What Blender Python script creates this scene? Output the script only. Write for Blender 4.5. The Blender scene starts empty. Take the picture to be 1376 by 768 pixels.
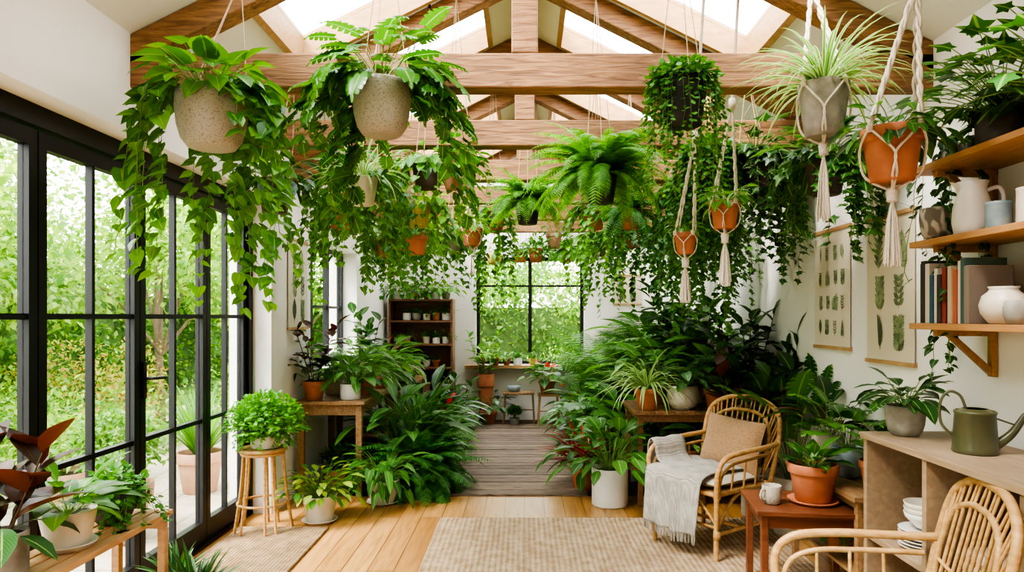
import bpy, math, random
import numpy as np
from mathutils import Matrix, Euler
random.seed(5)
rng=np.random.default_rng(7)
pi=math.pi
U=lambda a,b: float(rng.uniform(a,b))

# ------------------------------------------------------------------ mesh builder
class MB:
    def __init__(s): s.v=[];s.uv=[];s.f=[];s.n=0;s.mats=[]
    def mi(s,m):
        if m not in s.mats: s.mats.append(m)
        return s.mats.index(m)
    def add(s,v,f,mat,smooth=True,uv=None):
        v=np.asarray(v,float).reshape(-1,3); f=np.asarray(f,int)
        if uv is None: uv=np.zeros((len(v),2))
        s.v.append(v); s.uv.append(uv); s.f.append((f+s.n,s.mi(mat),smooth)); s.n+=len(v)
    def clamp(s,loc,lo,hi):
        lo=np.array(lo)-np.array(loc); hi=np.array(hi)-np.array(loc)
        for i in range(len(s.v)): s.v[i]=np.clip(s.v[i],lo,hi)
    def build(s,name,loc=(0,0,0),rot=0,bevel=0,parent=None):
        me=bpy.data.meshes.new(name)
        V=np.concatenate(s.v); UV=np.concatenate(s.uv)
        li=np.concatenate([f.ravel() for f,_,_ in s.f])
        tot=np.concatenate([np.full(len(f),f.shape[1]) for f,_,_ in s.f])
        mi=np.concatenate([np.full(len(f),m) for f,m,_ in s.f])
        sm=np.concatenate([np.full(len(f),t) for f,_,t in s.f])
        st=np.concatenate([[0],np.cumsum(tot)[:-1]])
        me.vertices.add(len(V)); me.vertices.foreach_set('co',V.ravel().astype(np.float32))
        me.loops.add(len(li)); me.loops.foreach_set('vertex_index',li.astype(np.int32))
        me.polygons.add(len(tot)); me.polygons.foreach_set('loop_start',st.astype(np.int32))
        try: me.polygons.foreach_set('loop_total',tot.astype(np.int32))
        except Exception: pass
        me.polygons.foreach_set('material_index',mi.astype(np.int32))
        me.polygons.foreach_set('use_smooth',sm.astype(bool))
        ul=me.uv_layers.new(name='UVMap'); ul.data.foreach_set('uv',UV[li].ravel().astype(np.float32))
        for m in s.mats: me.materials.append(m)
        me.update(calc_edges=True); me.validate()
        o=bpy.data.objects.new(name,me); bpy.context.scene.collection.objects.link(o)
        o.location=loc; o.rotation_euler[2]=rot
        if bevel:
            b=o.modifiers.new('Bevel','BEVEL'); b.width=bevel; b.segments=2; b.limit_method='ANGLE'; b.angle_limit=.7
        if parent: o.parent=parent
        return o

def box(mb,c,sz,mat,rx=0,ry=0,rz=0):
    h=np.array(sz)/2
    v=np.array([[x,y,z] for x in(-1,1) for y in(-1,1) for z in(-1,1)])*h
    if rx or ry or rz: v=v@np.array(Euler((rx,ry,rz)).to_matrix()).T
    f=[[0,1,3,2],[4,6,7,5],[0,4,5,1],[2,3,7,6],[0,2,6,4],[1,5,7,3]]
    mb.add(v+np.array(c),f,mat,False)
def bx(mb,x0,x1,y0,y1,z0,z1,mat): box(mb,((x0+x1)/2,(y0+y1)/2,(z0+z1)/2),(x1-x0,y1-y0,z1-z0),mat)
def lathe(mb,prof,mat,c=(0,0,0),seg=32,smooth=True,M=None):
    p=np.array(prof,float); p[:,0]=np.maximum(p[:,0],.0006)
    a=np.linspace(0,2*pi,seg,endpoint=False); n=len(p)
    v=np.stack([p[:,0,None]*np.cos(a),p[:,0,None]*np.sin(a),np.repeat(p[:,1,None],seg,1)],-1).reshape(-1,3)
    if M is not None: v=v@np.array(M.to_3x3()).T
    i=np.arange(n-1)[:,None]*seg; j=np.arange(seg); k=(j+1)%seg
    f=np.stack([i+j,i+k,i+seg+k,i+seg+j],-1).reshape(-1,4)
    mb.add(v+np.array(c),f,mat,smooth)
def smooth_path(P,k=6,closed=False):
    P=np.array(P,float); n=len(P); out=[]
    for i in range(n if closed else n-1):
        g=lambda j: P[j%n] if closed else P[min(max(j,0),n-1)]
        a,b,c,d=g(i-1),g(i),g(i+1),g(i+2)
        for t in np.arange(k)/k:
            out.append(.5*((2*b)+(-a+c)*t+(2*a-5*b+4*c-d)*t*t+(-a+3*b-3*c+d)*t**3))
    out.append(P[0] if closed else P[-1])
    return np.array(out)
def tube(mb,P,r,mat,sides=8,cap=True):
    P=np.asarray(P,float); n=len(P)
    r=np.broadcast_to(np.asarray(r,float),(n,))
    T=np.gradient(P,axis=0); T/=np.linalg.norm(T,axis=1)[:,None]+1e-9
    u=np.cross(T[0],[0,0,1.]) if abs(T[0][2])<.9 else np.cross(T[0],[1.,0,0])
    Us=[]
    for t in T:
        u=u-t*u.dot(t); u=u/(math.sqrt(u.dot(u))+1e-9); Us.append(u)
    Us=np.array(Us); W=np.cross(T,Us)
    a=np.linspace(0,2*pi,sides,endpoint=False)
    v=P[:,None]+r[:,None,None]*(np.cos(a)[None,:,None]*Us[:,None]+np.sin(a)[None,:,None]*W[:,None])
    i=np.arange(n-1)[:,None]*sides; j=np.arange(sides); k=(j+1)%sides
    f=np.stack([i+j,i+k,i+sides+k,i+sides+j],-1).reshape(-1,4)
    mb.add(v.reshape(-1,3),f,mat,True)
    if cap and sides>4:
        mb.add(v[0],[list(range(sides))[::-1]],mat,False); mb.add(v[-1],[list(range(sides))],mat,False)
def rod(mb,a,b,r,mat,sides=8): tube(mb,[a,b],r,mat,sides)

# ------------------------------------------------------------------ materials
def base(name):
    m=bpy.data.materials.new(name); m.use_nodes=True; nt=m.node_tree
    return m,nt,nt.nodes['Principled BSDF']
def nd(nt,t,**k):
    n=nt.nodes.new(t)
    for a,b in k.items():
        if a in n.inputs: n.inputs[a].default_value=b
        else: setattr(n,a,b)
    return n
def c4(c): return (c[0],c[1],c[2],1)
def mat(name,c1,c2=None,scale=8,stretch=(1,1,1),rough=.6,bump=.0,detail=5,island=0,metal=0,dist=0,lo=.3,hi=.7,spec=.5,bdist=.01,coat=0,sheen=0):
    m,nt,b=base(name); L=nt.links.new
    c2=c2 or c1
    tc=nd(nt,'ShaderNodeTexCoord'); mp=nd(nt,'ShaderNodeMapping'); mp.inputs['Scale'].default_value=stretch
    L(tc.outputs['Object'],mp.inputs['Vector'])
    nz=nd(nt,'ShaderNodeTexNoise',Scale=scale,Detail=detail,Distortion=dist); L(mp.outputs[0],nz.inputs['Vector'])
    cr=nd(nt,'ShaderNodeValToRGB'); cr.color_ramp.elements[0].position=lo; cr.color_ramp.elements[1].position=hi
    cr.color_ramp.elements[0].color=c4(c1); cr.color_ramp.elements[1].color=c4(c2)
    L(nz.outputs['Fac'],cr.inputs[0]); col=cr.outputs[0]
    if island:
        g=nd(nt,'ShaderNodeNewGeometry'); mr=nd(nt,'ShaderNodeMapRange'); mr.inputs[3].default_value=1-island; mr.inputs[4].default_value=1+island
        L(g.outputs['Random Per Island'],mr.inputs[0]); hs=nd(nt,'ShaderNodeHueSaturation'); L(mr.outputs[0],hs.inputs['Value']); L(col,hs.inputs['Color']); col=hs.outputs[0]
    L(col,b.inputs['Base Color']); b.inputs['Roughness'].default_value=rough; b.inputs['Metallic'].default_value=metal
    b.inputs['Specular IOR Level'].default_value=spec
    if coat: b.inputs['Coat Weight'].default_value=coat
    if sheen: b.inputs['Sheen Weight'].default_value=sheen
    if bump:
        bp=nd(nt,'ShaderNodeBump',Strength=bump,Distance=bdist); L(nz.outputs['Fac'],bp.inputs['Height']); L(bp.outputs[0],b.inputs['Normal'])
    return m
def leafmat(name,c1,c2,rough=.38,trans=.3,rib=(.35,.5,.15),ribw=.035,edge=None,edgew=.3,vein=0,spots=None,back=None):
    m,nt,b=base(name); L=nt.links.new
    g=nd(nt,'ShaderNodeNewGeometry'); mx=nd(nt,'ShaderNodeMix',data_type='RGBA')
    L(g.outputs['Random Per Island'],mx.inputs[0]); mx.inputs[6].default_value=c4(c1); mx.inputs[7].default_value=c4(c2); col=mx.outputs[2]
    uv=nd(nt,'ShaderNodeUVMap'); sp=nd(nt,'ShaderNodeSeparateXYZ'); L(uv.outputs[0],sp.inputs[0])
    s=nd(nt,'ShaderNodeMath',operation='SUBTRACT'); s.inputs[1].default_value=.5; L(sp.outputs[0],s.inputs[0])
    a=nd(nt,'ShaderNodeMath',operation='ABSOLUTE'); L(s.outputs[0],a.inputs[0])
    def mixin(fac,c,amt=1):
        nonlocal col
        k=nd(nt,'ShaderNodeMath',operation='MULTIPLY'); k.inputs[1].default_value=amt; L(fac,k.inputs[0])
        x=nd(nt,'ShaderNodeMix',data_type='RGBA'); L(k.outputs[0],x.inputs[0]); L(col,x.inputs[6]); x.inputs[7].default_value=c4(c); col=x.outputs[2]
    if spots:
        tc=nd(nt,'ShaderNodeTexCoord'); nz=nd(nt,'ShaderNodeTexNoise',Scale=60.,Detail=2.); L(tc.outputs['Object'],nz.inputs[0])
        t=nd(nt,'ShaderNodeMath',operation='GREATER_THAN'); t.inputs[1].default_value=.56; L(nz.outputs[0],t.inputs[0]); mixin(t.outputs[0],spots,.8)
    if edge:
        t=nd(nt,'ShaderNodeMath',operation='GREATER_THAN'); t.inputs[1].default_value=edgew; L(a.outputs[0],t.inputs[0]); mixin(t.outputs[0],edge,.9)
    if vein:
        w1=nd(nt,'ShaderNodeMath',operation='MULTIPLY_ADD'); w1.inputs[1].default_value=-1.0; L(a.outputs[0],w1.inputs[0]); L(sp.outputs[1],w1.inputs[2])
        w2=nd(nt,'ShaderNodeMath',operation='MULTIPLY'); w2.inputs[1].default_value=9; L(w1.outputs[0],w2.inputs[0])
        w3=nd(nt,'ShaderNodeMath',operation='FRACT'); L(w2.outputs[0],w3.inputs[0])
        w4=nd(nt,'ShaderNodeMath',operation='LESS_THAN'); w4.inputs[1].default_value=.16; L(w3.outputs[0],w4.inputs[0]); mixin(w4.outputs[0],rib,vein)
    t=nd(nt,'ShaderNodeMath',operation='LESS_THAN'); t.inputs[1].default_value=ribw; L(a.outputs[0],t.inputs[0]); mixin(t.outputs[0],rib,.6)
    if back: mixin(g.outputs['Backfacing'],back,.9)
    L(col,b.inputs['Base Color']); b.inputs['Roughness'].default_value=rough; b.inputs['Specular IOR Level'].default_value=.4
    tr=nd(nt,'ShaderNodeBsdfTranslucent'); hs=nd(nt,'ShaderNodeHueSaturation',Value=1.6,Saturation=1.12); hs.inputs['Hue'].default_value=.488
    L(col,hs.inputs['Color']); L(hs.outputs[0],tr.inputs[0])
    ms=nd(nt,'ShaderNodeMixShader'); ms.inputs[0].default_value=trans
    L(b.outputs[0],ms.inputs[1]); L(tr.outputs[0],ms.inputs[2]); L(ms.outputs[0],nt.nodes['Material Output'].inputs[0])
    return m
def glassmat():
    m,nt,b=base('window_glass'); L=nt.links.new
    t=nd(nt,'ShaderNodeBsdfTransparent'); g=nd(nt,'ShaderNodeBsdfGlossy',Roughness=.01); x=nd(nt,'ShaderNodeMixShader')
    x.inputs[0].default_value=.035; L(t.outputs[0],x.inputs[1]); L(g.outputs[0],x.inputs[2]); L(x.outputs[0],nt.nodes['Material Output'].inputs[0]); return m
def brickmat(name,c1,c2,mort,w,h,ms,rot,grain,rough=.4,bump=.15,dark=.75):
    m,nt,b=base(name); L=nt.links.new
    tc=nd(nt,'ShaderNodeTexCoord'); mp=nd(nt,'ShaderNodeMapping'); mp.inputs['Rotation'].default_value=(0,0,rot); L(tc.outputs['Object'],mp.inputs[0])
    br=nd(nt,'ShaderNodeTexBrick',Scale=1.,offset=.37); br.inputs['Color1'].default_value=c4(c1); br.inputs['Color2'].default_value=c4(c2); br.inputs['Mortar'].default_value=c4(mort)
    br.inputs['Mortar Size'].default_value=ms; br.inputs['Brick Width'].default_value=w; br.inputs['Row Height'].default_value=h; br.inputs['Mortar Smooth'].default_value=.1
    L(mp.outputs[0],br.inputs['Vector'])
    m2=nd(nt,'ShaderNodeMapping'); m2.inputs['Scale'].default_value=grain; L(mp.outputs[0],m2.inputs[0])
    nz=nd(nt,'ShaderNodeTexNoise',Scale=2.,Detail=8.,Distortion=1.2); L(m2.outputs[0],nz.inputs[0])
    cr=nd(nt,'ShaderNodeValToRGB'); cr.color_ramp.elements[0].position=.3; cr.color_ramp.elements[0].color=(dark,dark*.93,dark*.85,1); cr.color_ramp.elements[1].position=.62; cr.color_ramp.elements[1].color=(1,1,1,1)
    L(nz.outputs[0],cr.inputs[0])
    mx=nd(nt,'ShaderNodeMix',data_type='RGBA',blend_type='MULTIPLY'); mx.inputs[0].default_value=1; L(br.outputs[0],mx.inputs[6]); L(cr.outputs[0],mx.inputs[7])
    L(mx.outputs[2],b.inputs['Base Color']); b.inputs['Roughness'].default_value=rough
    bp=nd(nt,'ShaderNodeBump',Strength=bump,Distance=.004); L(nz.outputs[0],bp.inputs['Height']); L(bp.outputs[0],b.inputs['Normal'])
    return m
def weavemat(name,c1,c2,sx,sy,bump=.8,rough=.9):
    m,nt,b=base(name); L=nt.links.new
    tc=nd(nt,'ShaderNodeTexCoord')
    w1=nd(nt,'ShaderNodeTexWave',Scale=sx,bands_direction='X',Distortion=.6); w2=nd(nt,'ShaderNodeTexWave',Scale=sy,bands_direction='Y',Distortion=.6)
    for w in(w1,w2): w.inputs['Detail Scale'].default_value=3; L(tc.outputs['Object'],w.inputs[0])
    mu=nd(nt,'ShaderNodeMath',operation='MULTIPLY'); L(w1.outputs['Fac'],mu.inputs[0]); L(w2.outputs['Fac'],mu.inputs[1])
    nz=nd(nt,'ShaderNodeTexNoise',Scale=14.,Detail=6.); L(tc.outputs['Object'],nz.inputs[0])
    ad=nd(nt,'ShaderNodeMath',operation='MULTIPLY_ADD'); ad.inputs[1].default_value=.55; L(mu.outputs[0],ad.inputs[0]); L(nz.outputs[0],ad.inputs[2])
    cr=nd(nt,'ShaderNodeValToRGB'); cr.color_ramp.elements[0].position=.4; cr.color_ramp.elements[1].position=.9; cr.color_ramp.elements[0].color=c4(c1); cr.color_ramp.elements[1].color=c4(c2)
    L(ad.outputs[0],cr.inputs[0]); L(cr.outputs[0],b.inputs['Base Color']); b.inputs['Roughness'].default_value=rough; b.inputs['Specular IOR Level'].default_value=.1
    bp=nd(nt,'ShaderNodeBump',Strength=bump,Distance=.006); L(mu.outputs[0],bp.inputs['Height']); L(bp.outputs[0],b.inputs['Normal'])
    return m

WALL=mat('white_plaster',(.86,.845,.81),(.89,.875,.84),3,rough=.9,bump=.05)
CEIL=mat('ceiling_paint',(.87,.855,.82),(.90,.885,.85),3,rough=.9)
BEAM=mat('beam_timber',(.13,.06,.027),(.42,.23,.108),5,(.9,9,9),.7,.5,8,dist=1.2,island=.12,lo=.25,hi=.72)
PINE=mat('pine_trim',(.42,.24,.11),(.54,.34,.17),5,(2,8,8),.5,.1)
OAKF=brickmat('oak_floorboards',(.63,.355,.125),(.47,.235,.072),(.13,.06,.025),1.7,.155,.003,pi/2,(1.2,14,1),.33,.12,.70)
PATHW=mat('weathered_plank',(.10,.067,.046),(.34,.245,.175),6,(1.2,16,6),.75,.6,8,island=.3,dist=.8)
SOIL=mat('potting_soil',(.018,.012,.008),(.07,.045,.03),60,rough=1,bump=.8)
GRAVEL=mat('bed_mulch',(.04,.028,.02),(.18,.13,.095),45,rough=1,bump=1)
BLACK=mat('black_steel',(.008,.009,.010),rough=.4,spec=.35)
GLASS=glassmat()
OAK=mat('oak_furniture',(.38,.21,.09),(.52,.31,.145),4,(9,1,9),.5,.1,6,dist=.8)
SHELFW=mat('shelf_oak',(.32,.16,.06),(.46,.25,.105),4,(9,1,9),.5,.1,6,dist=.8)
CABW=mat('cabinet_oak',(.29,.205,.125),(.39,.285,.185),4,(9,1.2,9),.5,.08,6,dist=.6)
TABLEW=mat('bench_timber',(.15,.07,.028),(.30,.155,.065),5,(8,1,8),.6,.2,6,dist=.8,island=.12)
REDW=mat('mahogany',(.12,.038,.018),(.21,.075,.036),4,(1.2,9,9),.33,.08,6,dist=.8)
DARKW=mat('dark_shelf_wood',(.14,.06,.028),(.26,.125,.06),4,(1,8,8),.5,.1)
RATTAN=mat('rattan',(.40,.215,.075),(.60,.375,.16),18,(1,1,3),.42,.15,island=.15)
WEAVE=weavemat('cane_weave',(.30,.17,.06),(.60,.40,.18),30,30)
JUTE=weavemat('jute_rug',(.35,.23,.13),(.66,.505,.35),9,16,1)
JUTE2=weavemat('jute_mat',(.20,.13,.07),(.44,.315,.19),14,20,1)
TERRA=mat('terracotta',(.38,.125,.055),(.52,.195,.095),9,rough=.75,bump=.08)
TERRA2=mat('pale_terracotta',(.46,.25,.16),(.56,.34,.23),9,rough=.8,bump=.08)
SPECK=mat('speckled_stoneware',(.27,.235,.18),(.42,.38,.31),130,rough=.6,bump=.1,lo=.36,hi=.46,detail=2)
CREAM=mat('cream_ceramic',(.58,.52,.43),(.68,.63,.53),10,rough=.4)
WHITEC=mat('white_ceramic',(.74,.72,.69),(.80,.78,.75),8,rough=.35)
GREYC=mat('grey_concrete',(.22,.205,.18),(.38,.355,.31),18,rough=.8,bump=.15)
BROWNC=mat('dark_brown_pot',(.05,.035,.028),(.09,.065,.05),18,rough=.6)
BLACKP=mat('black_pot',(.012,.013,.014),(.03,.03,.03),10,rough=.45)
YELC=mat('mustard_pot',(.60,.42,.08),(.68,.50,.14),10,rough=.5)
BLUEC=mat('blue_grey_ceramic',(.16,.23,.27),(.34,.40,.42),12,rough=.4)
PATT=mat('patterned_pot',(.16,.14,.11),(.42,.38,.31),40,(1,1,.6),.7,.8,0,lo=.44,hi=.56)
CORD=mat('cotton_cord',(.64,.57,.46),(.78,.72,.62),90,rough=.95,bump=.5)
JCORD=mat('jute_cord',(.33,.24,.14),(.48,.37,.24),90,rough=.95)
OLIVE=mat('olive_enamel',(.065,.07,.03),(.09,.095,.045),10,rough=.32,coat=.3)
TAN=mat('tan_linen',(.30,.175,.09),(.40,.25,.135),80,rough=.95,bump=.3,sheen=.3)
THROW=weavemat('grey_white_throw_knit',(.40,.375,.335),(.68,.65,.60),45,45,.9)
TEAL=mat('teal_pattern_fabric',(.62,.62,.55),(.10,.30,.28),22,rough=.9,lo=.48,hi=.52)
PAPER=mat('aged_paper',(.64,.58,.45),(.72,.66,.53),3,rough=.9)
PRINTG=mat('botanical_ink',(.10,.16,.08),(.26,.30,.17),30,rough=.9,island=.5)
PAVE=brickmat('patio_paving',(.46,.41,.34),(.38,.34,.28),(.25,.22,.18),.6,.6,.01,0,(3,3,1),.9,.1,.85)
GRASS=mat('lawn',(.09,.18,.03),(.15,.26,.055),20,rough=1)
BARK=mat('bark',(.10,.065,.04),(.22,.16,.11),20,(1,1,.3),.9,.8)
HCORE=mat('hedge_core',(.03,.08,.017),(.09,.155,.035),8,rough=1,bump=1)
STEM=mat('green_stem',(.14,.26,.05),(.20,.34,.08),10,rough=.5)
STEMD=mat('brown_stem',(.09,.06,.03),(.16,.12,.05),10,rough=.7)

G_POTH=leafmat('pothos_leaf',(.040,.175,.014),(.145,.37,.035),.33,.34)
G_MON=leafmat('monstera_leaf',(.022,.12,.014),(.08,.25,.028),.33,.32)
G_DARK=leafmat('dark_leaf',(.009,.046,.012),(.032,.115,.026),.32,.2,vein=.15)
G_MID=leafmat('mid_green_leaf',(.024,.11,.018),(.08,.23,.036),.38,.3,vein=.15)
G_FERN=leafmat('fern_leaf',(.055,.22,.02),(.17,.43,.055),.5,.4,ribw=0)
G_FERN2=leafmat('dark_fern_leaf',(.022,.12,.02),(.075,.255,.038),.5,.33,ribw=0)
G_LIME=leafmat('lime_leaf',(.20,.38,.045),(.36,.50,.09),.4,.4)
G_IVY=leafmat('ivy_leaf',(.016,.09,.015),(.055,.195,.032),.4,.27)
G_SMALL=leafmat('small_leaf',(.032,.14,.017),(.10,.285,.038),.45,.3,ribw=0)
G_SPID=leafmat('spider_leaf',(.10,.29,.05),(.20,.40,.09),.4,.35,rib=(.1,.3,.05),edge=(.58,.66,.38),edgew=.27)
G_VAR=leafmat('variegated_leaf',(.05,.20,.03),(.10,.32,.05),.4,.3,spots=(.52,.62,.30))
G_CAL=leafmat('calathea_leaf',(.025,.10,.02),(.06,.18,.04),.35,.2,rib=(.30,.42,.24),vein=.7)
G_RED=leafmat('red_leaf',(.16,.012,.015),(.34,.03,.035),.35,.25,rib=(.4,.1,.1))
G_BURG=leafmat('burgundy_rubber_leaf',(.032,.022,.010),(.07,.032,.014),.4,.08,rib=(.16,.05,.03),back=(.15,.045,.02))
G_FLOW=leafmat('red_flower',(.50,.02,.02),(.70,.06,.05),.4,.2,ribw=0)
G_GARD=leafmat('garden_leaf',(.15,.285,.04),(.34,.48,.095),.6,.45,ribw=0)
G_GARD2=leafmat('garden_leaf_green',(.055,.165,.025),(.165,.32,.055),.6,.4,ribw=0)
G_GARDR=leafmat('garden_leaf_amber',(.40,.22,.07),(.36,.40,.09),.6,.4,ribw=0)

# ------------------------------------------------------------------ leaf templates  (y = length 1, z = normal)
def grid_tpl(t,w,yo=None,fold=.18,droop=.18):
    t=np.array(t,float); w=np.array(w,float); yo=np.zeros(len(t)) if yo is None else np.array(yo,float)
    V=[];UV=[]
    for i in range(len(t)):
        for c in(-1,0,1):
            V.append((c*w[i],t[i]+(yo[i] if c else 0),abs(c)*w[i]*fold-droop*t[i]**2)); UV.append((c*.5+.5,t[i]))
    F=[]
    for i in range(len(t)-1):
        a=i*3
        F+=[[a,a+1,a+4,a+3],[a+1,a+2,a+5,a+4]]
    return np.array(V),np.array(F),np.array(UV)
T_HEART=grid_tpl([0,.06,.2,.45,.72,1],[.05,.3,.42,.38,.21,.006],[-.03,-.16,-.1,0,0,0],.2,.2)
T_OVAL=grid_tpl([0,.15,.38,.65,.87,1],[.015,.15,.25,.23,.11,.006],None,.25,.3)
T_LANCE=grid_tpl([0,.15,.4,.7,.9,1],[.012,.09,.14,.11,.045,.004],None,.3,.4)
T_ARROW=grid_tpl([0,.08,.3,.6,1],[.04,.22,.24,.15,.004],[-.05,-.25,-.12,0,0],.2,.25)
T_PIN=grid_tpl([0,.35,1],[.09,.13,.01],None,.1,.15)
T_PALM=grid_tpl([0,.3,1],[.02,.035,.003],None,.2,.25)
T_ROUND=grid_tpl([0,.25,.6,.9,1],[.08,.36,.42,.22,.02],None,.15,.1)
T_SIMP=(np.array([(-.3,.45,.05),(0,0,0),(.3,.45,.05),(0,1,-.12)]),np.array([[0,1,2,3]]),np.array([(0,.5),(.5,0),(1,.5),(.5,1)]))
def monst():
    ys=np.linspace(0,.86,6); W=np.array([.36,.5,.52,.47,.36,.2]); V=[(0,y,-.16*y*y) for y in ys]; UV=[(.5,y) for y in ys]; F=[]
    for sg in(-1,1):
        inner=[]
        for i,y in enumerate(ys):
            inner.append(len(V)); yy=y+(-.1 if i==0 else .02); x=W[i]*.42; V.append((sg*x,yy,.05-.16*y*y)); UV.append((.5+sg*.21,y))
        for i in range(5):
            q=[i,i+1,inner[i+1],inner[i]]; F.append(q if sg<0 else q[::-1])
            a=len(V); y0,y1=ys[i],ys[i+1]
            V.append((sg*W[i]*1.0,y0+.06+(-.14 if i==0 else 0),.02-.2*y0*y0)); UV.append((.5+sg*.5,y0))
            V.append((sg*(W[i]+W[i+1])*.5,y1+.0,.0-.2*y1*y1)); UV.append((.5+sg*.5,y1))
            q=[inner[i],inner[i+1],a+1,a]; F.append(q if sg<0 else q[::-1])
        a=len(V); V.append((0,1.1,-.24)); UV.append((.5,1)); V.append((sg*.1,1.0,-.2)); UV.append((.6,1))
        q=[5,a,a+1,inner[5]]; F.append(q if sg<0 else q[::-1])
    return np.array(V),np.array(F),np.array(UV)
T_MON=monst()
T_ADAN=(T_MON[0]*np.array([.72,1,1]),T_MON[1],T_MON[2])
def ivy():
    R=[(0,0),(.26,-.14),(.30,.12),(.56,.34),(.22,.5),(0,1)]
    P=R+[(-x,y) for x,y in R[1:-1][::-1]]
    V=[(0,.32,0)]+[(x,y,-.12*(x*x+y*y)) for x,y in P]; n=len(P)
    F=[[0,1+i,1+(i+1)%n] for i in range(n)]
    return np.array(V),np.array(F),np.array([(.5+v[0]*.8,v[1]) for v in V])
T_IVY=ivy()
def nrm(a): return a/(np.linalg.norm(a,axis=-1,keepdims=True)+1e-9)
def leaves(mb,tpl,O,D,N,S,mat):
    TV,TF,TU=tpl; O=np.asarray(O).reshape(-1,3); n=len(O)
    if n==0: return
    D=nrm(np.asarray(D,float)); N=np.asarray(N,float)+rng.normal(0,.08,(n,3)); N=nrm(N-D*(N*D).sum(1,keepdims=True)); X=np.cross(D,N)
    S=np.broadcast_to(np.asarray(S,float),(n,))[:,None,None]
    V=O[:,None]+S*(TV[None,:,0:1]*X[:,None]+TV[None,:,1:2]*D[:,None]+TV[None,:,2:3]*N[:,None])
    F=(TF[None]+(np.arange(n)*len(TV))[:,None,None]).reshape(-1,TF.shape[1])
    mb.add(V.reshape(-1,3),F,mat,True,np.tile(TU,(n,1)))
def curve(o,az,el0,bend,L,n):
    t=np.linspace(0,1,n); el=el0-bend*t
    T=np.stack([np.cos(el)*math.cos(az),np.cos(el)*math.sin(az),np.sin(el)],-1)
    P=np.zeros((n,3)); P[1:]=np.cumsum((T[1:]+T[:-1])/2,0)*L/(n-1); return P+np.array(o),T
# ------------------------------------------------------------------ foliage types
def f_trail(n=18,L=(.3,.8),tpl=T_HEART,size=.075,m=G_POTH,gap=.055,k=.09,el0=.7,stem=STEM,sr=.0018,fg=0.,pw=1.2):
    def f(mb,o,r):
        O=[];D=[];N=[];S=[]
        for i in range(n):
            az=-pi/2+fg+(2*pi-2*fg)*(i+U(0,1))/n; l=L[0]+(L[1]-L[0])*U(0,1)**pw; ns=max(4,int(l/gap)); s=np.linspace(0,l,ns)
            el=-pi/2+(el0+pi/2)*np.exp(-s/(k*U(.6,1.4))); a=az+np.cumsum(rng.normal(0,.3,ns))
            T=np.stack([np.cos(el)*np.cos(a)+rng.normal(0,.12,ns),np.cos(el)*np.sin(a)+rng.normal(0,.12,ns),np.sin(el)],-1)
            P=np.zeros((ns,3)); P[1:]=np.cumsum(T[:-1],0)*(l/(ns-1)); P+=np.array(o)+np.array([math.cos(az),math.sin(az),0])*r*.75
            tube(mb,P,sr,stem,3,False)
            for rep in range(2):
                b=az+rng.uniform(-1.6,1.6,ns-1); dz=rng.uniform(-1.1,-.1,ns-1)
                O.append(P[1:]+rng.normal(0,.006,(ns-1,3))); D.append(np.stack([np.cos(b),np.sin(b),dz],-1))
                N.append(np.stack([np.cos(b)*.7+math.cos(az)*.5,np.sin(b)*.7+math.sin(az)*.5,np.full(ns-1,.7)],-1)); S.append(size*rng.uniform(.55,1.15,ns-1)*np.linspace(1.05,.7,ns-1))
                if U(0,1)<.35: break
        leaves(mb,tpl,np.concatenate(O),np.concatenate(D),np.concatenate(N),np.concatenate(S),m)
    return f
def f_bush(n=30,L=.25,el=(.3,1.4),tpl=T_OVAL,size=.14,m=G_MID,bend=.8,stem=STEM,sr=.0022,droop=.5,lo=.45):
    def f(mb,o,r):
        O=[];D=[]
        for i in range(n):
            az=i*2.399+U(-.3,.3); e=el[0]+(el[1]-el[0])*((i+.5)/n); l=L*U(lo,1)
            P,T=curve(np.array(o)+np.array([math.cos(az),math.sin(az),0])*r*.35*U(0,1),az,e,bend*U(.5,1.1),l,5)
            tube(mb,P,sr,stem,3,False); O.append(P[-1]); D.append(T[-1]+np.array([rng.normal(0,.15),rng.normal(0,.15),-droop*U(.2,1)]))
        n_=len(O); leaves(mb,tpl,np.array(O),np.array(D),np.tile([0,0,1.],(n_,1)),size*rng.uniform(.65,1.1,n_),m)
    return f
def f_stalk(n=5,H=.8,tpl=T_OVAL,size=.2,m=G_DARK,gap=.05,lean=.35,stem=STEMD,up=.5,start=.2,sr=.006):
    def f(mb,o,r):
        O=[];D=[];S=[]
        for i in range(n):
            az=i*2.399+U(-.4,.4); h=H*U(.6,1); P,T=curve(np.array(o)+np.array([math.cos(az),math.sin(az),0])*r*.3,az,pi/2-lean*U(.2,1),U(-.1,.4),h,12)
            tube(mb,P,np.linspace(sr,sr*.4,12),stem,5,False)
            k=max(3,int(h*(1-start)/gap))
            for j in range(k+1):
                t=start+(1-start)*j/k; q=t*11; a=int(min(q,10)); p=P[a]+(P[a+1]-P[a])*(q-a); b=az+j*2.4+U(-.4,.4); u=up*U(.3,1.4)+(.9 if j>=k-1 else 0)
                O.append(p); D.append([math.cos(b),math.sin(b),u]); S.append(size*U(.7,1.1)*(1 if j<k-1 else .8))
        leaves(mb,tpl,np.array(O),np.array(D),np.tile([0,0,1.],(len(O),1)),np.array(S),m)
    return f
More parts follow.
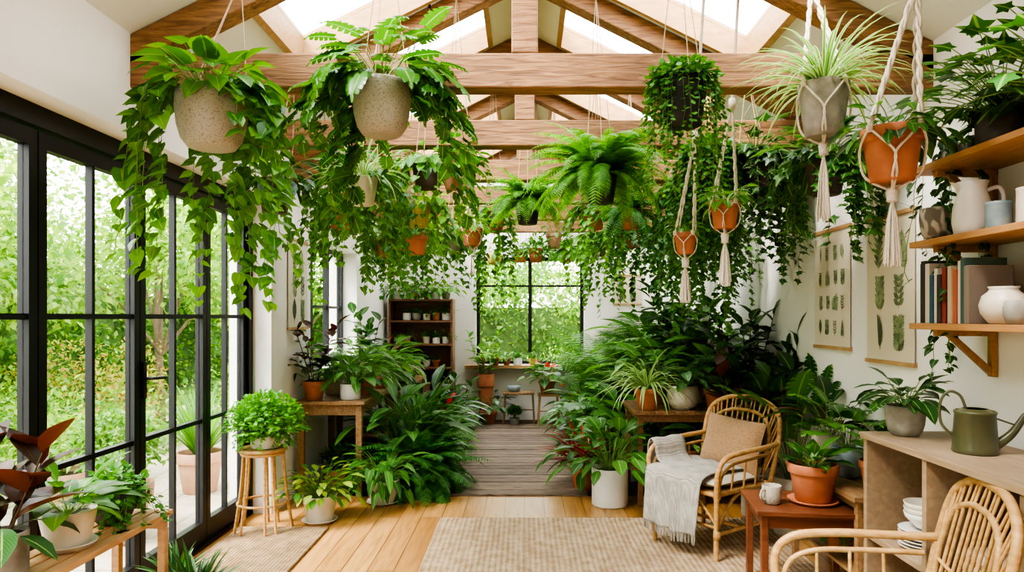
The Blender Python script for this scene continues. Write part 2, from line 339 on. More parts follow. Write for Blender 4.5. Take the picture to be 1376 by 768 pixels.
def f_fern(n=45,L=.4,pl=.055,m=G_FERN,el=(.1,1.35),bend=1.7,tpl=T_PIN,nn=20,tipf=.15,stem=STEM,lo=.6):
    def f(mb,o,r):
        O=[];D=[];N=[];S=[]
        for i in range(n):
            az=i*2.399+U(-.3,.3); e=el[0]+(el[1]-el[0])*(i+.5)/n; l=L*U(lo,1)
            P,T=curve(np.array(o)+np.array([math.cos(az),math.sin(az),0])*r*.3,az+U(-.15,.15),e,bend*U(.7,1.1),l,nn)
            tube(mb,P,.0014,stem,3,False)
            t=np.linspace(0,1,nn)[2:]; w=pl*np.clip(np.sin(pi*np.clip(t*.82+.16,0,1))**.7+tipf*(t<.9),.1,1.1)*U(.85,1.1)
            side=np.cross(T,[0,0,1.]); side=nrm(side); nn_=np.cross(side,T)
            for sg in(-1,1):
                O.append(P[2:]); D.append(side[2:]*sg+T[2:]*.45+np.array([0,0,-.15])); N.append(nn_[2:]); S.append(w)
        leaves(mb,tpl,np.concatenate(O),np.concatenate(D),np.concatenate(N),np.concatenate(S),m)
    return f
def f_blade(n=50,L=.4,w=.009,m=G_SPID,el=(.2,1.5),bend=2.0,lo=.6,nn=9):
    def f(mb,o,r):
        for i in range(n):
            az=i*2.399+U(-.3,.3); e=el[0]+(el[1]-el[0])*(i+.5)/n; l=L*U(lo,1)
            P,T=curve(np.array(o)+np.array([math.cos(az),math.sin(az),0])*r*.2,az,e,bend*U(.6,1.1),l,nn)
            side=nrm(np.cross(T,[0,0,1.])); up=np.cross(side,T); t=np.linspace(0,1,nn)
            ww=(w*np.clip(np.minimum(.55+t*2,1)*(1-t**3),.03,1))[:,None]
            V=np.stack([P-side*ww+up*ww*.4,P,P+side*ww+up*ww*.4],1).reshape(-1,3)
            F=[]
            for k in range(nn-1): a=k*3; F+=[[a,a+1,a+4,a+3],[a+1,a+2,a+5,a+4]]
            uv=np.stack([np.tile([0,.5,1],nn),np.repeat(t,3)],-1)
            mb.add(V,F,m,True,uv)
    return f
def f_ball(n=500,R=(.2,.2,.16),c=(0,0,.1),size=.03,tpl=T_ROUND,m=G_SMALL):
    def f(mb,o,r):
        d=nrm(rng.normal(0,1,(n,3))); d[:,2]=np.abs(d[:,2])*1.0-.25; rad=rng.uniform(.45,1.02,(n,1))
        P=np.array(o)+np.array(c)+d*rad*np.array(R)
        for i in range(0,n,max(1,n//40)): tube(mb,[np.array(o),(np.array(o)+P[i])/2+[0,0,.03],P[i]],.0018,STEM,3,False)
        leaves(mb,tpl,P,d+rng.normal(0,.5,(n,3)),np.array([0,0,1.])+d*.6,size*rng.uniform(.6,1.2,n),m)
    return f
# ------------------------------------------------------------------ pots
def pot(mb,kind,r,h,m,saucer=False,soil=True):
    if kind=='terra': pr=[(0,0),(r*.66,0),(r*.70,h*.02),(r*.90,h*.73),(r*.905,h*.745),(r*.99,h*.75),(r,h*.77),(r*1.02,h*.985),(r*1.0,h),(r*.92,h),(r*.9,h*.98),(r*.87,h*.86)]
    elif kind=='cyl': pr=[(0,0),(r*.92,0),(r*.98,h*.02),(r,h*.06),(r,h*.98),(r*.98,h),(r*.93,h),(r*.915,h*.98),(r*.91,h*.88)]
    elif kind=='taper': pr=[(0,0),(r*.66,0),(r*.72,h*.02),(r*.8,h*.3),(r*.92,h*.7),(r,h*.97),(r*.99,h),(r*.93,h),(r*.91,h*.97),(r*.88,h*.86)]
    elif kind=='round': pr=[(0,0),(r*.5,0),(r*.6,h*.02),(r*.85,h*.2),(r*.98,h*.42),(r,h*.6),(r*.95,h*.82),(r*.88,h*.97),(r*.86,h),(r*.8,h),(r*.78,h*.97),(r*.8,h*.86)]
    elif kind=='belly': pr=[(0,0),(r*.55,0),(r*.66,h*.02),(r*.84,h*.16),(r*.95,h*.4),(r,h*.7),(r*.985,h*.9),(r*.94,h*.98),(r*.9,h),(r*.86,h*.98),(r*.84,h*.88)]
    lathe(mb,pr,m)
    if soil: lathe(mb,[(pr[-1][0]*1.01,pr[-1][1]+.001),(pr[-1][0]*.5,pr[-1][1]+h*.03),(0,pr[-1][1]+h*.03)],SOIL)
    else: lathe(mb,[(pr[-1][0],pr[-1][1]),(pr[-1][0]*.9,h*.06),(0,h*.05)],m)
    if saucer: lathe(mb,[(0,-.0),(r*.85,-.0),(r*1.0,.02),(r*1.03,.022),(r*1.0,.026),(r*.8,.008),(0,.008)],m)
    return np.array([0,0,h*.88])
def lim(x,y):
    if x<-2.3 or y>10: return (-99,-99,-9),(-2.3 if x<-2.3 else 99,99,99)
    return (-2.085 if y<5.0 else -1.925,-9,-9),(1.992,9.99,99)
def gp(name,x,y,z,kind,r,h,m,fol,saucer=False,rot=0):
    mb=MB(); o=pot(mb,kind,r,h,m,saucer,bool(fol))
    for f in(fol if isinstance(fol,(list,tuple)) else [fol]): f(mb,o,r)
    lo,hi=lim(x,y)
    if not name.startswith('shelf_'): lo=(lo[0],lo[1],z)
    mb.clamp((x,y,z),lo,hi)
    return mb.build(name,(x,y,z),rot)
TR=[3.4+1.14*i for i in range(-3,6)]
def ceilz(x): return 3.85-.5*abs(x)
def hp(name,x,y,zb,kind,r,h,m,fol,hang='cord',hm=None,tassel=.3):
    mb=MB(); o=pot(mb,kind,r,h,m)
    for f in(fol if isinstance(fol,(list,tuple)) else [fol]): f(mb,o,r)
    lo,hi=lim(x,y); mb.clamp((x,y,zb),lo,hi)
    T=min(TR,key=lambda t:abs(t-y))
    if abs(y-T)<.1 and zb+h<2.5: top=np.array([0,T-y,2.625-zb])
    else:
        ty=T+(.09 if y>T else -.09); top=np.array([0,ty-y,ceilz(x)-zb-.005])
    hm=hm or (CORD if hang=='macrame' else JCORD)
    rod(mb,top-[0,0,.03],top,.008,BLACK,6)
    if hang=='cord':
        for a in(.5,2.6,4.7):
            e=np.array([math.cos(a)*r*.97,math.sin(a)*r*.97,h*.99]); tube(mb,[top-[0,0,.02],e],.0024,hm,5)
    else:
        big=1.35 if r>.1 else .8
        kn=np.array([top[0]*.6,top[1]*.5,min(h+.5,top[2]-.1)])
        tube(mb,[top-[0,0,.02],kn],.010*big,hm,6)
        lathe(mb,[(0,.03),(.016,.025),(.021,0),(.016,-.03),(0,-.035)],hm,kn,8)
        n=4
        bot=np.array([0,0,-.035])
        for i in range(n):
            a=i*2*pi/n+.4
            pt=lambda rr,aa,z: np.array([math.cos(aa)*rr,math.sin(aa)*rr,z])
            e=pt(r*1.08,a,h*.95)
            for sg in(-1,1):
                tt=np.linspace(0,1,24)[:,None]; off=np.concatenate([np.cos(tt*26+sg*pi/2),np.sin(tt*26+sg*pi/2),tt*0],1)*.005*big
                tube(mb,kn*(1-tt)+e*tt+off,.0048*big,hm,5)
                da=sg*pi/n
                tube(mb,smooth_path([e,pt(r*1.06,a+da*.5,h*.72),pt(r*.99,a+da,h*.45),pt(r*.8,a+da*.9,h*.1),bot],4),.0036*big,hm,5)
            lathe(mb,[(0,.016),(.012,.01),(.012,-.01),(0,-.016)],hm,e,8)
        lathe(mb,[(0,.02),(.018,.015),(.023,0),(.019,-.035),(.023,-.04),(.0,-.045)],hm,bot,10)
        for i in range(46):
            a=U(0,6.3); rr=.026*math.sqrt(U(0,1)); l=tassel*U(.9,1)
            tube(mb,[bot+[0,0,-.03],bot+np.array([math.cos(a)*rr*.75,math.sin(a)*rr*.75,-l*.4]),bot+np.array([math.cos(a)*rr*1.3,math.sin(a)*rr*1.3,-l])],.003,hm,4)
    return mb.build(name,(x,y,zb))

# ================================================================== ROOM SHELL
XL,XR,YB,Y0=-1.93,2.0,10.0,-.8
mb=MB(); bx(mb,-2.25,XR,Y0,5.7,-.1,0,OAKF); mb.build('floor')
mb=MB(); bx(mb,-2.25,XR+.1,5.7,YB+.1,-.1,-.012,GRAVEL); mb.build('floor_planting_bed')
mb=MB(); y=5.705
while y<9.35:
    w=U(.12,.16); c=U(-.015,.015); box(mb,(.0+c,y+w/2,U(-.002,.002)),(1.2+U(-.03,.03),w-.012,.03),PATHW,rz=U(-.007,.007)); y+=w
mb.build('boardwalk_path',(-.07,0,0),bevel=.004)
mb=MB(); x0,x1=-2.25,XL
bx(mb,x0,x1,Y0,5.2,2.40,2.9,WALL); bx(mb,x0,x1,5.2,6.15,-.1,2.9,WALL); bx(mb,x0,x1,6.15,7.85,-.1,1.0,WALL); bx(mb,x0,x1,6.15,7.85,2.22,2.9,WALL); bx(mb,x0,x1,7.85,YB,-.1,2.9,WALL)
mb.build('wall_left')
mb=MB(); bx(mb,XR,XR+.2,Y0,YB,-.1,2.9,WALL); mb.build('wall_right')
mb=MB(); wx0,wx1,wz0,wz1=-.71,.87,.8,2.37
bx(mb,x0,wx0,YB,YB+.2,-.1,2.85,WALL); bx(mb,wx1,XR+.2,YB,YB+.2,-.1,2.85,WALL); bx(mb,wx0,wx1,YB,YB+.2,-.1,wz0,WALL); bx(mb,wx0,wx1,YB,YB+.2,wz1,2.85,WALL)
v=[(x0,YB,2.85),(XR+.2,YB,2.85),(0,YB,3.95),(x0,YB+.2,2.85),(XR+.2,YB+.2,2.85),(0,YB+.2,3.95)]
mb.add(v,[[0,1,2],[5,4,3]],WALL,False); mb.add(v,[[0,2,5,3],[1,4,5,2]],WALL,False); mb.build('wall_back')
mb=MB(); bx(mb,x0,XR+.2,Y0-.2,Y0,-.1,2.85,WALL); v=[(a,b-10+Y0-.2,c) for a,b,c in v]
mb.add(v,[[0,1,2],[5,4,3]],WALL,False); mb.add(v,[[0,2,5,3],[1,4,5,2]],WALL,False); mb.build('wall_front_unseen')  # unseen wall behind the camera, added to cut flattening fill light from that end
mb=MB(); bx(mb,XL,XL+.015,5.21,YB,0,.1,WALL); mb.build('baseboard_left')
mb=MB(); bx(mb,XR-.015,XR,Y0,YB,0,.1,WALL); mb.build('baseboard_right')
S0,S1,SH=.26,1.46,.455
def slab(mb,sg,s0,s1,y0,y1,n0,n1,m):
    v=[]
    for s in(s0,s1):
        for yy in(y0,y1):
            for n in(n0,n1): v.append((sg*s,yy,3.85-.5*s+n))
    f=[[0,1,3,2],[4,6,7,5],[0,4,5,1],[2,3,7,6],[0,2,6,4],[1,5,7,3]]
    mb.add(v,f,m,False)
mb=MB(); cen=[t+.57 for t in TR if t+.57>-.3 and t+.57<9.8]
for sg in(-1,1):
    slab(mb,sg,0,S0,Y0-.2,YB+.2,0,.16,CEIL); slab(mb,sg,S1,2.3,Y0-.2,YB+.2,0,.16,CEIL)
    e=[Y0-.2]+sum([[c-SH,min(c+SH,9.99)] for c in cen],[])+[YB+.2]
    for i in range(0,len(e),2): slab(mb,sg,S0,S1,e[i],e[i+1],0,.16,CEIL)
mb.build('ceiling')
wn=2
for sg in(-1,1):
    for c in cen:
        wn+=1; mb=MB(); a,b,w=c-SH,min(c+SH,9.99),.036
        slab(mb,sg,S0,S0+w,a,b,-.02,.17,PINE); slab(mb,sg,S1-w,S1,a,b,-.02,.17,PINE); slab(mb,sg,S0+w,S1-w,a,a+w,-.02,.17,PINE); slab(mb,sg,S0+w,S1-w,b-w,b,-.02,.17,PINE)
        slab(mb,sg,S0+w,S1-w,a+w,b-w,.14,.145,GLASS); mb.build('window_%d'%wn)
for T in TR:
    mb=MB()
    bx(mb,XL-.1,XR+.1,T-.06,T+.06,2.62,2.79,BEAM)
    bx(mb,-.065,.065,T-.055,T+.055,2.79,3.72,BEAM)
    for sg in(-1,1):
        XE=-XL if sg<0 else XR
        slab(mb,sg,.0,XE+.05,T-.06,T+.06,-.15,-.002,BEAM)
    mb.build('roof_truss',bevel=.008)
mb=MB(); bx(mb,-.04,.04,Y0,YB,3.62,3.82,BEAM); mb.build('ridge_beam')
def door(y0,y1,name,handle=False):
    mb=MB(); X=-2.12; a,b=X-.025,X+.025; st=.055
    bx(mb,a,b,y0+.004,y0+st,0.03,2.30,BLACK); bx(mb,a,b,y1-st,y1-.004,0.03,2.30,BLACK)
    bx(mb,a,b,y0+st,y1-st,.03,.16,BLACK); bx(mb,a,b,y0+st,y1-st,2.23,2.30,BLACK)
    m=(y0+y1)/2; bx(mb,a+.008,b-.008,m-.012,m+.012,.16,2.23,BLACK)
    for z in(.82,1.5): bx(mb,a+.007,b-.007,y0+st,y1-st,z-.013,z+.013,BLACK)
    bx(mb,X-.004,X+.004,y0+st,y1-st,.16,2.23,GLASS)
    if handle:
        bx(mb,b,b+.012,y0+.012,y0+.045,1.05,1.25,BLACK); rod(mb,(b,y0+.03,1.16),(b+.06,y0+.03,1.16),.009,BLACK); rod(mb,(b+.055,y0+.03,1.16),(b+.055,y0+.16,1.155),.009,BLACK)
    mb.build(name)
ys=[-.14,.63,1.4,2.17,2.94,3.72,4.5,5.14]
for i in range(len(ys)-1): door(ys[i],ys[i+1],'door_%d'%(i+1),handle=i in(3,5))
mb=MB(); bx(mb,-2.17,-2.07,Y0,5.2,2.31,2.40,BLACK); bx(mb,-2.17,-2.07,5.145,5.2,0,2.31,BLACK); bx(mb,-2.17,-2.07,Y0,5.2,0.001,.025,BLACK); bx(mb,-2.17,-2.07,Y0,-.15,0,2.31,BLACK); mb.build('trim_1')
def window(name,ax,p0,p1,z0,z1,c,nv,hz):
    mb=MB(); w=.05
    def B(u0,u1,za,zb,t,m):
        if ax=='x': bx(mb,u0,u1,c-t,c+t,za,zb,m)
        else: bx(mb,c-t,c+t,u0,u1,za,zb,m)
    B(p0,p0+w,z0,z1,.03,BLACK);B(p1-w,p1,z0,z1,.03,BLACK);B(p0,p1,z0,z0+w,.03,BLACK);B(p0,p1,z1-w,z1,.03,BLACK)
    for i in range(1,nv): q=p0+(p1-p0)*i/nv; B(q-.025,q+.025,z0,z1,.028,BLACK)
    for z in hz: B(p0,p1,z-.014,z+.014,.02,BLACK)
    B(p0+w,p1-w,z0+w,z1-w,.004,GLASS); mb.build(name)
window('window_1','y',6.15,7.85,1.0,2.22,-2.12,3,[1.6]); window('window_2','x',wx0,wx1,wz0,wz1,YB+.1,2,[1.95])
mb=MB(); bx(mb,wx0-.15,wx1+.15,YB-.22,YB-.001,wz0-.045,wz0-.002,OAK); mb.build('window_sill',bevel=.004)

# ================================================================== OUTDOORS
mb=MB(); bx(mb,-6.2,-2.25,-3,12,-.16,-.06,PAVE); mb.build('patio_paving')
mb=MB(); bx(mb,-40,-6.2,-20,40,-.2,-.08,GRASS); bx(mb,-6.2,30,10.3,40,-.2,-.09,GRASS); mb.build('lawn_ground')
def scatter(mb,P,d,size,m,m2):
    k=len(P); D=d+rng.normal(0,.7,(k,3)); h=k*2//3
    leaves(mb,T_SIMP,P[:h],D[:h],np.tile([0,0,1.],(h,1))+d[:h],size*rng.uniform(.6,1.2,h),m); leaves(mb,T_SIMP,P[h:],D[h:],np.tile([0,0,1.],(k-h,1))+d[h:],size*rng.uniform(.6,1.2,k-h),m2)
def inst(name,mesh,loc,rot):
    o=bpy.data.objects.new(name,mesh); bpy.context.scene.collection.objects.link(o); o.location=loc; o.rotation_euler[2]=rot
def treemesh(name,H,blobs,n,size,m,m2,loc,trunk=True,rot=0):
    mb=MB()
    if trunk:
        tube(mb,smooth_path([(0,0,0),(.05,.03,H*.25),(-.03,.05,H*.5),(0,0,H*.75)],4),np.linspace(.07,.03,13),BARK,7)
        for b in blobs: tube(mb,smooth_path([(0,0,H*.3),(b[0]*.5,b[1]*.5,(b[2]+H*.35)/2),(b[0],b[1],b[2])],4),np.linspace(.03,.01,9),BARK,5)
    for b in blobs:
        k=int(n*b[3]**2); d=nrm(rng.normal(0,1,(k,3))); P=np.array(b[:3])+d*rng.uniform(.5,1.05,(k,1))*np.array([b[3],b[3],b[3]*.85])*(1+.18*np.sin(d[:,0:1]*7+d[:,2:3]*6))
        scatter(mb,P,d,size,m,m2)
    return mb.build(name,loc,rot)
def hedge(name,x0,x1,y0,y1,H,n,size):
    mb=MB(); bx(mb,x0+.25,x1-.25,y0+.2,y1-.2,-.1,H-.4,HCORE)
    P=np.stack([rng.uniform(x0,x1,n),rng.uniform(y0,y1,n),rng.uniform(0,1,n)**.8*H],-1)
    P[:,2]*=1+.12*np.sin(P[:,1]*1.3)+.12*np.sin(P[:,0]*1.7+1)
    if (x1-x0)<(y1-y0): P[:n*2//3,0]=x1-.25+rng.normal(0,.12,n*2//3)+.15*np.sin(P[:n*2//3,1]*3+P[:n*2//3,2]*4)
    else: P[:n*2//3,1]=y0+.25+rng.normal(0,.12,n*2//3)+.15*np.sin(P[:n*2//3,0]*3+P[:n*2//3,2]*4)
    scatter(mb,P,nrm(rng.normal(0,1,(n,3))+[0,0,.5]),size,G_GARD2,G_GARD); mb.build(name)
hedge('garden_hedge',-8.6,-7.4,-3,25,2.3,40000,.13); hedge('garden_hedge',-7,6,15.0,16.2,2.1,16000,.13)
t1=treemesh('garden_tree',3.6,[(0,0,3.2,1.1),(.8,.4,2.5,.8),(-.7,-.5,2.5,.85),(.2,-.8,2.0,.7),(-.4,.8,2.1,.7)],1700,.115,G_GARD,G_GARD2,(-6.0,4.4,-.1))
t2=treemesh('garden_tree',4.6,[(0,0,4.0,1.4),(1,.3,3.0,1.0),(-1,-.3,3.0,1.1),(0,-1,2.6,.9)],1400,.13,G_GARD2,G_GARD,(-8.9,9.4,-.1))
for l,r in [((-7,1.6,-.1),1),((-5.0,9.4,-.1),2),((-10,14,-.1),.5),((-1.9,13.6,-.1),2.1),((-4.4,13.4,-.1),4),((1.9,14,-.1),1),((-6.3,7.4,-.1),1.7)]: inst('garden_tree',t1.data,l,r)
for l,r in [((-10,3,-.1),1),((-7,15,-.1),4),((-9.5,-1,-.1),3),((3,17,-.1),1),((-12,12,-.1),1),((-1,18,-.1),2.6)]: inst('garden_tree',t2.data,l,r)
s1=treemesh('garden_shrub',1,[(0,0,.5,.55),(.5,.3,.4,.45),(-.5,.2,.42,.45),(.1,-.5,.35,.4)],2200,.07,G_GARD2,G_GARD,(-4.3,6.3,-.08),False)
s2=treemesh('garden_shrub_amber',1,[(0,0,.9,.5),(.3,.4,.6,.5),(-.3,-.4,.5,.5)],1800,.07,G_GARDR,G_GARD,(-5.6,5.4,-.08),False)
for l,r in [((-5.2,3.4,-.08),1),((-5.6,7.6,-.08),2),((-3.6,8.8,-.08),3),((-6.5,2.2,-.08),4),((-6.9,6.4,-.08),5),((-4.2,11,-.08),2),((-.8,12.4,-.08),2),((.5,12,-.08),1),((1.3,12.8,-.08),3),((-5.9,.6,-.08),3),((-5.3,6.6,-.08),1),((-6.3,4.2,-.08),3)]: inst('garden_shrub',s1.data,l,r)
inst('garden_shrub_amber',s2.data,(-6.6,9.8,-.08),2); inst('garden_shrub_amber',s2.data,(-4.9,8.4,-.08),1)
gp('outdoor_potted_shrub',-2.85,4.75,-.06,'terra',.24,.4,TERRA2,f_ball(900,(.34,.34,.34),(0,0,.3),.06,T_OVAL,G_GARD2))
gp('outdoor_potted_shrub',-3.6,4.3,-.06,'terra',.2,.3,TERRA2,f_ball(500,(.3,.3,.25),(0,0,.2),.07,T_OVAL,G_GARD))
gp('outdoor_potted_shrub',-3.65,5.4,-.06,'terra',.22,.34,TERRA2,f_ball(700,(.34,.34,.3),(0,0,.25),.07,T_OVAL,G_GARD))
gp('outdoor_potted_grass',-2.9,6.1,-.06,'terra',.2,.36,TERRA2,f_blade(60,.8,.02,G_GARD2,(.9,1.5),.8))
gp('outdoor_potted_grass',-3.7,3.3,-.06,'terra',.2,.3,TERRA2,f_blade(60,.7,.02,G_GARD,(.9,1.5),.8))

# ================================================================== RUGS
def rug(mb,w,d,m):
    nx,ny=40,30; X=np.linspace(-w/2,w/2,nx); Y=np.linspace(-d/2,d/2,ny); V=[]
    for y in Y:
        for x in X: V.append((x+rng.normal(0,.001),y,.014+rng.normal(0,.0006)))
    F=[[j*nx+i,j*nx+i+1,(j+1)*nx+i+1,(j+1)*nx+i] for j in range(ny-1) for i in range(nx-1)]
    mb.add(V,F,m)
    P=[(-w/2,-d/2,.009),(w/2,-d/2,.009),(w/2,d/2,.009),(-w/2,d/2,.009)]
    for i in range(4): tube(mb,[P[i],P[(i+1)%4]],.009,m,8)
mb=MB(); rug(mb,2.35,1.95,JUTE); mb.build('jute_rug',(.56,4.06,0))
mb=MB(); rug(mb,.62,1.2,JUTE2); mb.build('jute_doormat',(-1.70,4.22,0))

# ================================================================== FURNITURE
def pillow(mb,w,h,t,m,M):
    n=17; u=np.linspace(-1,1,n); V=[];F=[]
    for s in(1,-1):
        b=len(V)
        for a in u:
            for c in u:
                th=t*max(0,(1-abs(a)**3)*(1-abs(c)**3))**.55*.5+.002
                V.append((a*w/2*(1-.05*abs(a)*(1-abs(c))),s*th*(1+.05*math.sin(a*9+c*4)),c*h/2*(1-.05*abs(c)*(1-abs(a)))))
        for i in range(n-1):
            for j in range(n-1):
                q=[b+i*n+j,b+i*n+j+1,b+(i+1)*n+j+1,b+(i+1)*n+j]; F.append(q if s>0 else q[::-1])
    V=np.array(V)@np.array(M.to_3x3()).T+np.array(M.translation); mb.add(V,F,m)
def chair(name,loc,rot,cushion,throw=False,seatm=WEAVE):
    root=bpy.data.objects.new(name,None); bpy.context.scene.collection.objects.link(root); root.location=loc; root.rotation_euler[2]=rot
    mb=MB(); R=.0165
    hoop=[(-.25,.24,0),(-.26,.25,.25),(-.28,.27,.45),(-.30,.32,.68),(-.27,.36,.84),(-.15,.385,.915),(0,.39,.93),(.15,.385,.915),(.27,.36,.84),(.30,.32,.68),(.28,.27,.45),(.26,.25,.25),(.25,.24,0)]
    H=smooth_path(hoop,6); tube(mb,H,R,RATTAN,10)
    inner=[(-.215,.255,.42),(-.235,.30,.64),(-.205,.335,.78),(-.11,.355,.835),(0,.36,.845),(.11,.355,.835),(.205,.335,.78),(.235,.30,.64),(.215,.255,.42)]
    I=smooth_path(inner,8); tube(mb,I,.012,RATTAN,8)
    Hs=H[18:-18]
    for k in range(24):
        a=I[int(k/23*(len(I)-1))]; b=Hs[int(k/23*(len(Hs)-1))]; rod(mb,a,b,.006,RATTAN,6)
    for k in range(9):
        x=-.18+.045*k; j=np.argmin(np.abs(I[8:-8,0]-x))+8; rod(mb,(x*1.0,.25,.41),I[j],.007,RATTAN,6)
    for z in(.5,.6):
        yy=.25+(z-.42)*.23; rod(mb,(-.22,yy,z),(.22,yy,z),.007,RATTAN,6)
    for s in(-1,1):
        arm=smooth_path([(s*.25,-.25,0),(s*.26,-.26,.25),(s*.275,-.275,.45),(s*.285,-.27,.56),(s*.29,-.2,.625),(s*.30,-.05,.645),(s*.305,.12,.65),(s*.30,.25,.655),(s*.295,.31,.66)],6); tube(mb,arm,R,RATTAN,10)
        tube(mb,smooth_path([(s*.265,-.255,.40),(s*.275,-.225,.52),(s*.28,-.13,.575),(s*.285,.05,.59),(s*.28,.26,.60)],5),.011,RATTAN,8)
        rod(mb,(s*.26,-.26,.40),(s*.26,.25,.40),.015,RATTAN); rod(mb,(s*.255,-.25,.16),(s*.255,.245,.16),.012,RATTAN)
        tube(mb,smooth_path([(s*.257,-.255,.18),(s*.26,-.12,.34),(s*.26,0,.385),(s*.26,.12,.34),(s*.257,.245,.18)],5),.010,RATTAN,8)
        for y in(-.12,.0,.12): rod(mb,(s*.262,y,.40),(s*.28,y,.585),.007,RATTAN,6)
        for z in(.40,.16):
            for y in(-.255,.248): lathe(mb,[(.017,-.025),(.023,-.02),(.023,.02),(.017,.025)],RATTAN,(s*.26,y,z),10)
    for y in(-.26,.25): rod(mb,(-.26,y,.40),(.26,y,.40),.015,RATTAN)
    rod(mb,(-.255,0,.16),(.255,0,.16),.011,RATTAN); rod(mb,(-.255,-.25,.2),(.255,-.25,.2),.010,RATTAN)
    tube(mb,smooth_path([(-.255,-.255,.22),(-.12,-.26,.35),(0,-.26,.385),(.12,-.26,.35),(.255,-.255,.22)],5),.009,RATTAN,8)
    mb.build('rattan_frame',parent=root)
    mb=MB(); bx(mb,-.25,.25,-.25,.24,.392,.412,seatm); mb.build('woven_seat',parent=root,bevel=.006)
    mb=MB(); pillow(mb,.5,.48,.085,cushion if not throw else CREAM,Matrix.Translation((0,-.01,.452))@Euler((pi/2,0,0)).to_matrix().to_4x4()); mb.build('seat_cushion',parent=root)
    if throw:
        mb=MB(); pillow(mb,.46,.34,.13,cushion,Matrix.Translation((.03,.19,.64))@Euler((-.28,.06,0)).to_matrix().to_4x4()); mb.build('back_pillow',parent=root)
        mb=MB(); pr=smooth_path([(.16,.505,0),(.0,.508,0),(-.16,.508,0),(-.27,.5,0),(-.308,.46,0),(-.315,.36,0),(-.325,.25,0),(-.33,.15,0)],5)
        nx=26; V=[]
        for i,p in enumerate(pr):
            hang=max(0,(.5-p[1])/.35)
            for j in range(nx):
                u=j/(nx-1); x=-.275+.46*u
                V.append((x+.02*hang*math.sin(u*5),p[0]-.014*hang*math.sin(u*27)-.0,p[1]+.006*math.sin(u*17+i*.4)-(.02*math.sin(u*3)*hang)))
        F=[[i*nx+j,i*nx+j+1,(i+1)*nx+j+1,(i+1)*nx+j] for i in range(len(pr)-1) for j in range(nx-1)]
        mb.add(V,F,THROW)
        for j in range(0,nx*2-1):
            a=np.array(V[(len(pr)-1)*nx+j//2])+(np.array([.009,0,0]) if j%2 else 0); rod(mb,a,a+np.array([U(-.006,.006),U(-.006,.006),-.055]),.003,THROW,5)
        nx2=14; prf=smooth_path([(-.16,.50,0),(-.235,.54,0),(-.262,.63,0),(-.295,.668,0),(-.325,.63,0),(-.335,.5,0),(-.34,.36,0),(-.345,.24,0)],5); V=[]
        for i,p in enumerate(prf):
            for j in range(nx2): u=j/(nx2-1); V.append((p[0]-.008*math.sin(u*14)*(i>20),-.24+.30*u,p[1]+.004*math.sin(u*11)))
        F=[[i*nx2+j,i*nx2+j+1,(i+1)*nx2+j+1,(i+1)*nx2+j] for i in range(len(prf)-1) for j in range(nx2-1)]
        mb.add(V,F,THROW)
        for j in range(nx2*2-1):
            a=np.array(V[(len(prf)-1)*nx2+j//2])+(np.array([0,.011,0]) if j%2 else 0); rod(mb,a,a+np.array([U(-.006,.006),U(-.006,.006),-.055]),.003,THROW,5)
        o=mb.build('throw_blanket',parent=root); sd=o.modifiers.new('s','SOLIDIFY'); sd.thickness=.006
    return root
chair('rattan_armchair',(1.22,4.50,.014),-.944,TAN,True)
chair('rattan_armchair',(1.2,2.40,.0),-1.83,TEAL)

mb=MB(); tw,td,th=.56,.46,.50
box(mb,(0,0,th-.0125),(tw,td,.025),REDW)
for sx in(-1,1):
    for sy in(-1,1): box(mb,(sx*(tw/2-.045),sy*(td/2-.045),(th-.025)/2),(.036,.036,th-.025),REDW)
for sy in(-1,1): box(mb,(0,sy*(td/2-.045),th-.06),(tw-.12,.02,.07),REDW)
for sx in(-1,1): box(mb,(sx*(tw/2-.045),0,th-.06),(.02,td-.12,.07),REDW)
mb.build('side_table',(1.50,3.70,0),-.12,bevel=.004)
mb=MB(); lathe(mb,[(0,0),(.036,0),(.045,.006),(.052,.03),(.051,.095),(.049,.098),(.046,.095),(.045,.02),(0,.012)],SPECK,seg=28)
tube(mb,smooth_path([(-.049,0,.078),(-.075,0,.076),(-.084,0,.05),(-.07,0,.026),(-.05,0,.024)],5),.0065,SPECK,8); mb.build('coffee_mug',(1.325,3.66,.50),.5)
gp('potted_rubber_plant',1.555,3.68,.512,'terra',.13,.20,TERRA,[f_bush(16,.09,(.6,1.5),T_OVAL,.13,G_MID,.3,droop=.2),f_bush(12,.08,(.4,1.1),T_OVAL,.12,G_DARK,.3,droop=.2)])
mb=MB(); lathe(mb,[(0,0),(.105,0),(.128,.012),(.132,.02),(.124,.02),(.10,.010),(0,.010)],TERRA); mb.build('pot_saucer',(1.555,3.68,.5005))

mb=MB(); cx0,cx1,cy0,cy1,cz=1.56,1.985,1.55,3.15,.97; t=.028
bx(mb,cx0-.01,cx1,cy0-.01,cy1+.01,cz-t,cz,CABW); bx(mb,cx0,cx1,cy0,cy1,.03,.03+t,CABW)
for y in(cy0,(2.13),(2.66),cy1-t): bx(mb,cx0+.003,cx1,y,y+t,.03+t,cz-t,CABW)
bx(mb,cx0+.005,cx1,cy0+t,cy1-t,.49,.49+t,CABW); bx(mb,cx1-.012,cx1,cy0,cy1,.03,cz-t,CABW)
bx(mb,cx0+.03,cx1,cy0+.03,cy1-.03,0,.03,CABW); mb.build('open_shelf_cabinet',bevel=.003)
mb=MB()
for i in range(6): lathe(mb,[(0,0),(.05,0),(.10,.012),(.103,.016),(.09,.014),(0,.006)],WHITEC if i%2 else CREAM,(0,0,.002+i*.014))
for i in range(3): lathe(mb,[(0,0),(.035,0),(.04,.006),(.075,.04),(.082,.062),(.078,.062),(.06,.025),(0,.012)],CREAM if i else WHITEC,(0,0,.092+i*.022))
mb.build('stack_of_plates_and_bowls',(1.69,2.88,.518))
mb=MB(); x=0
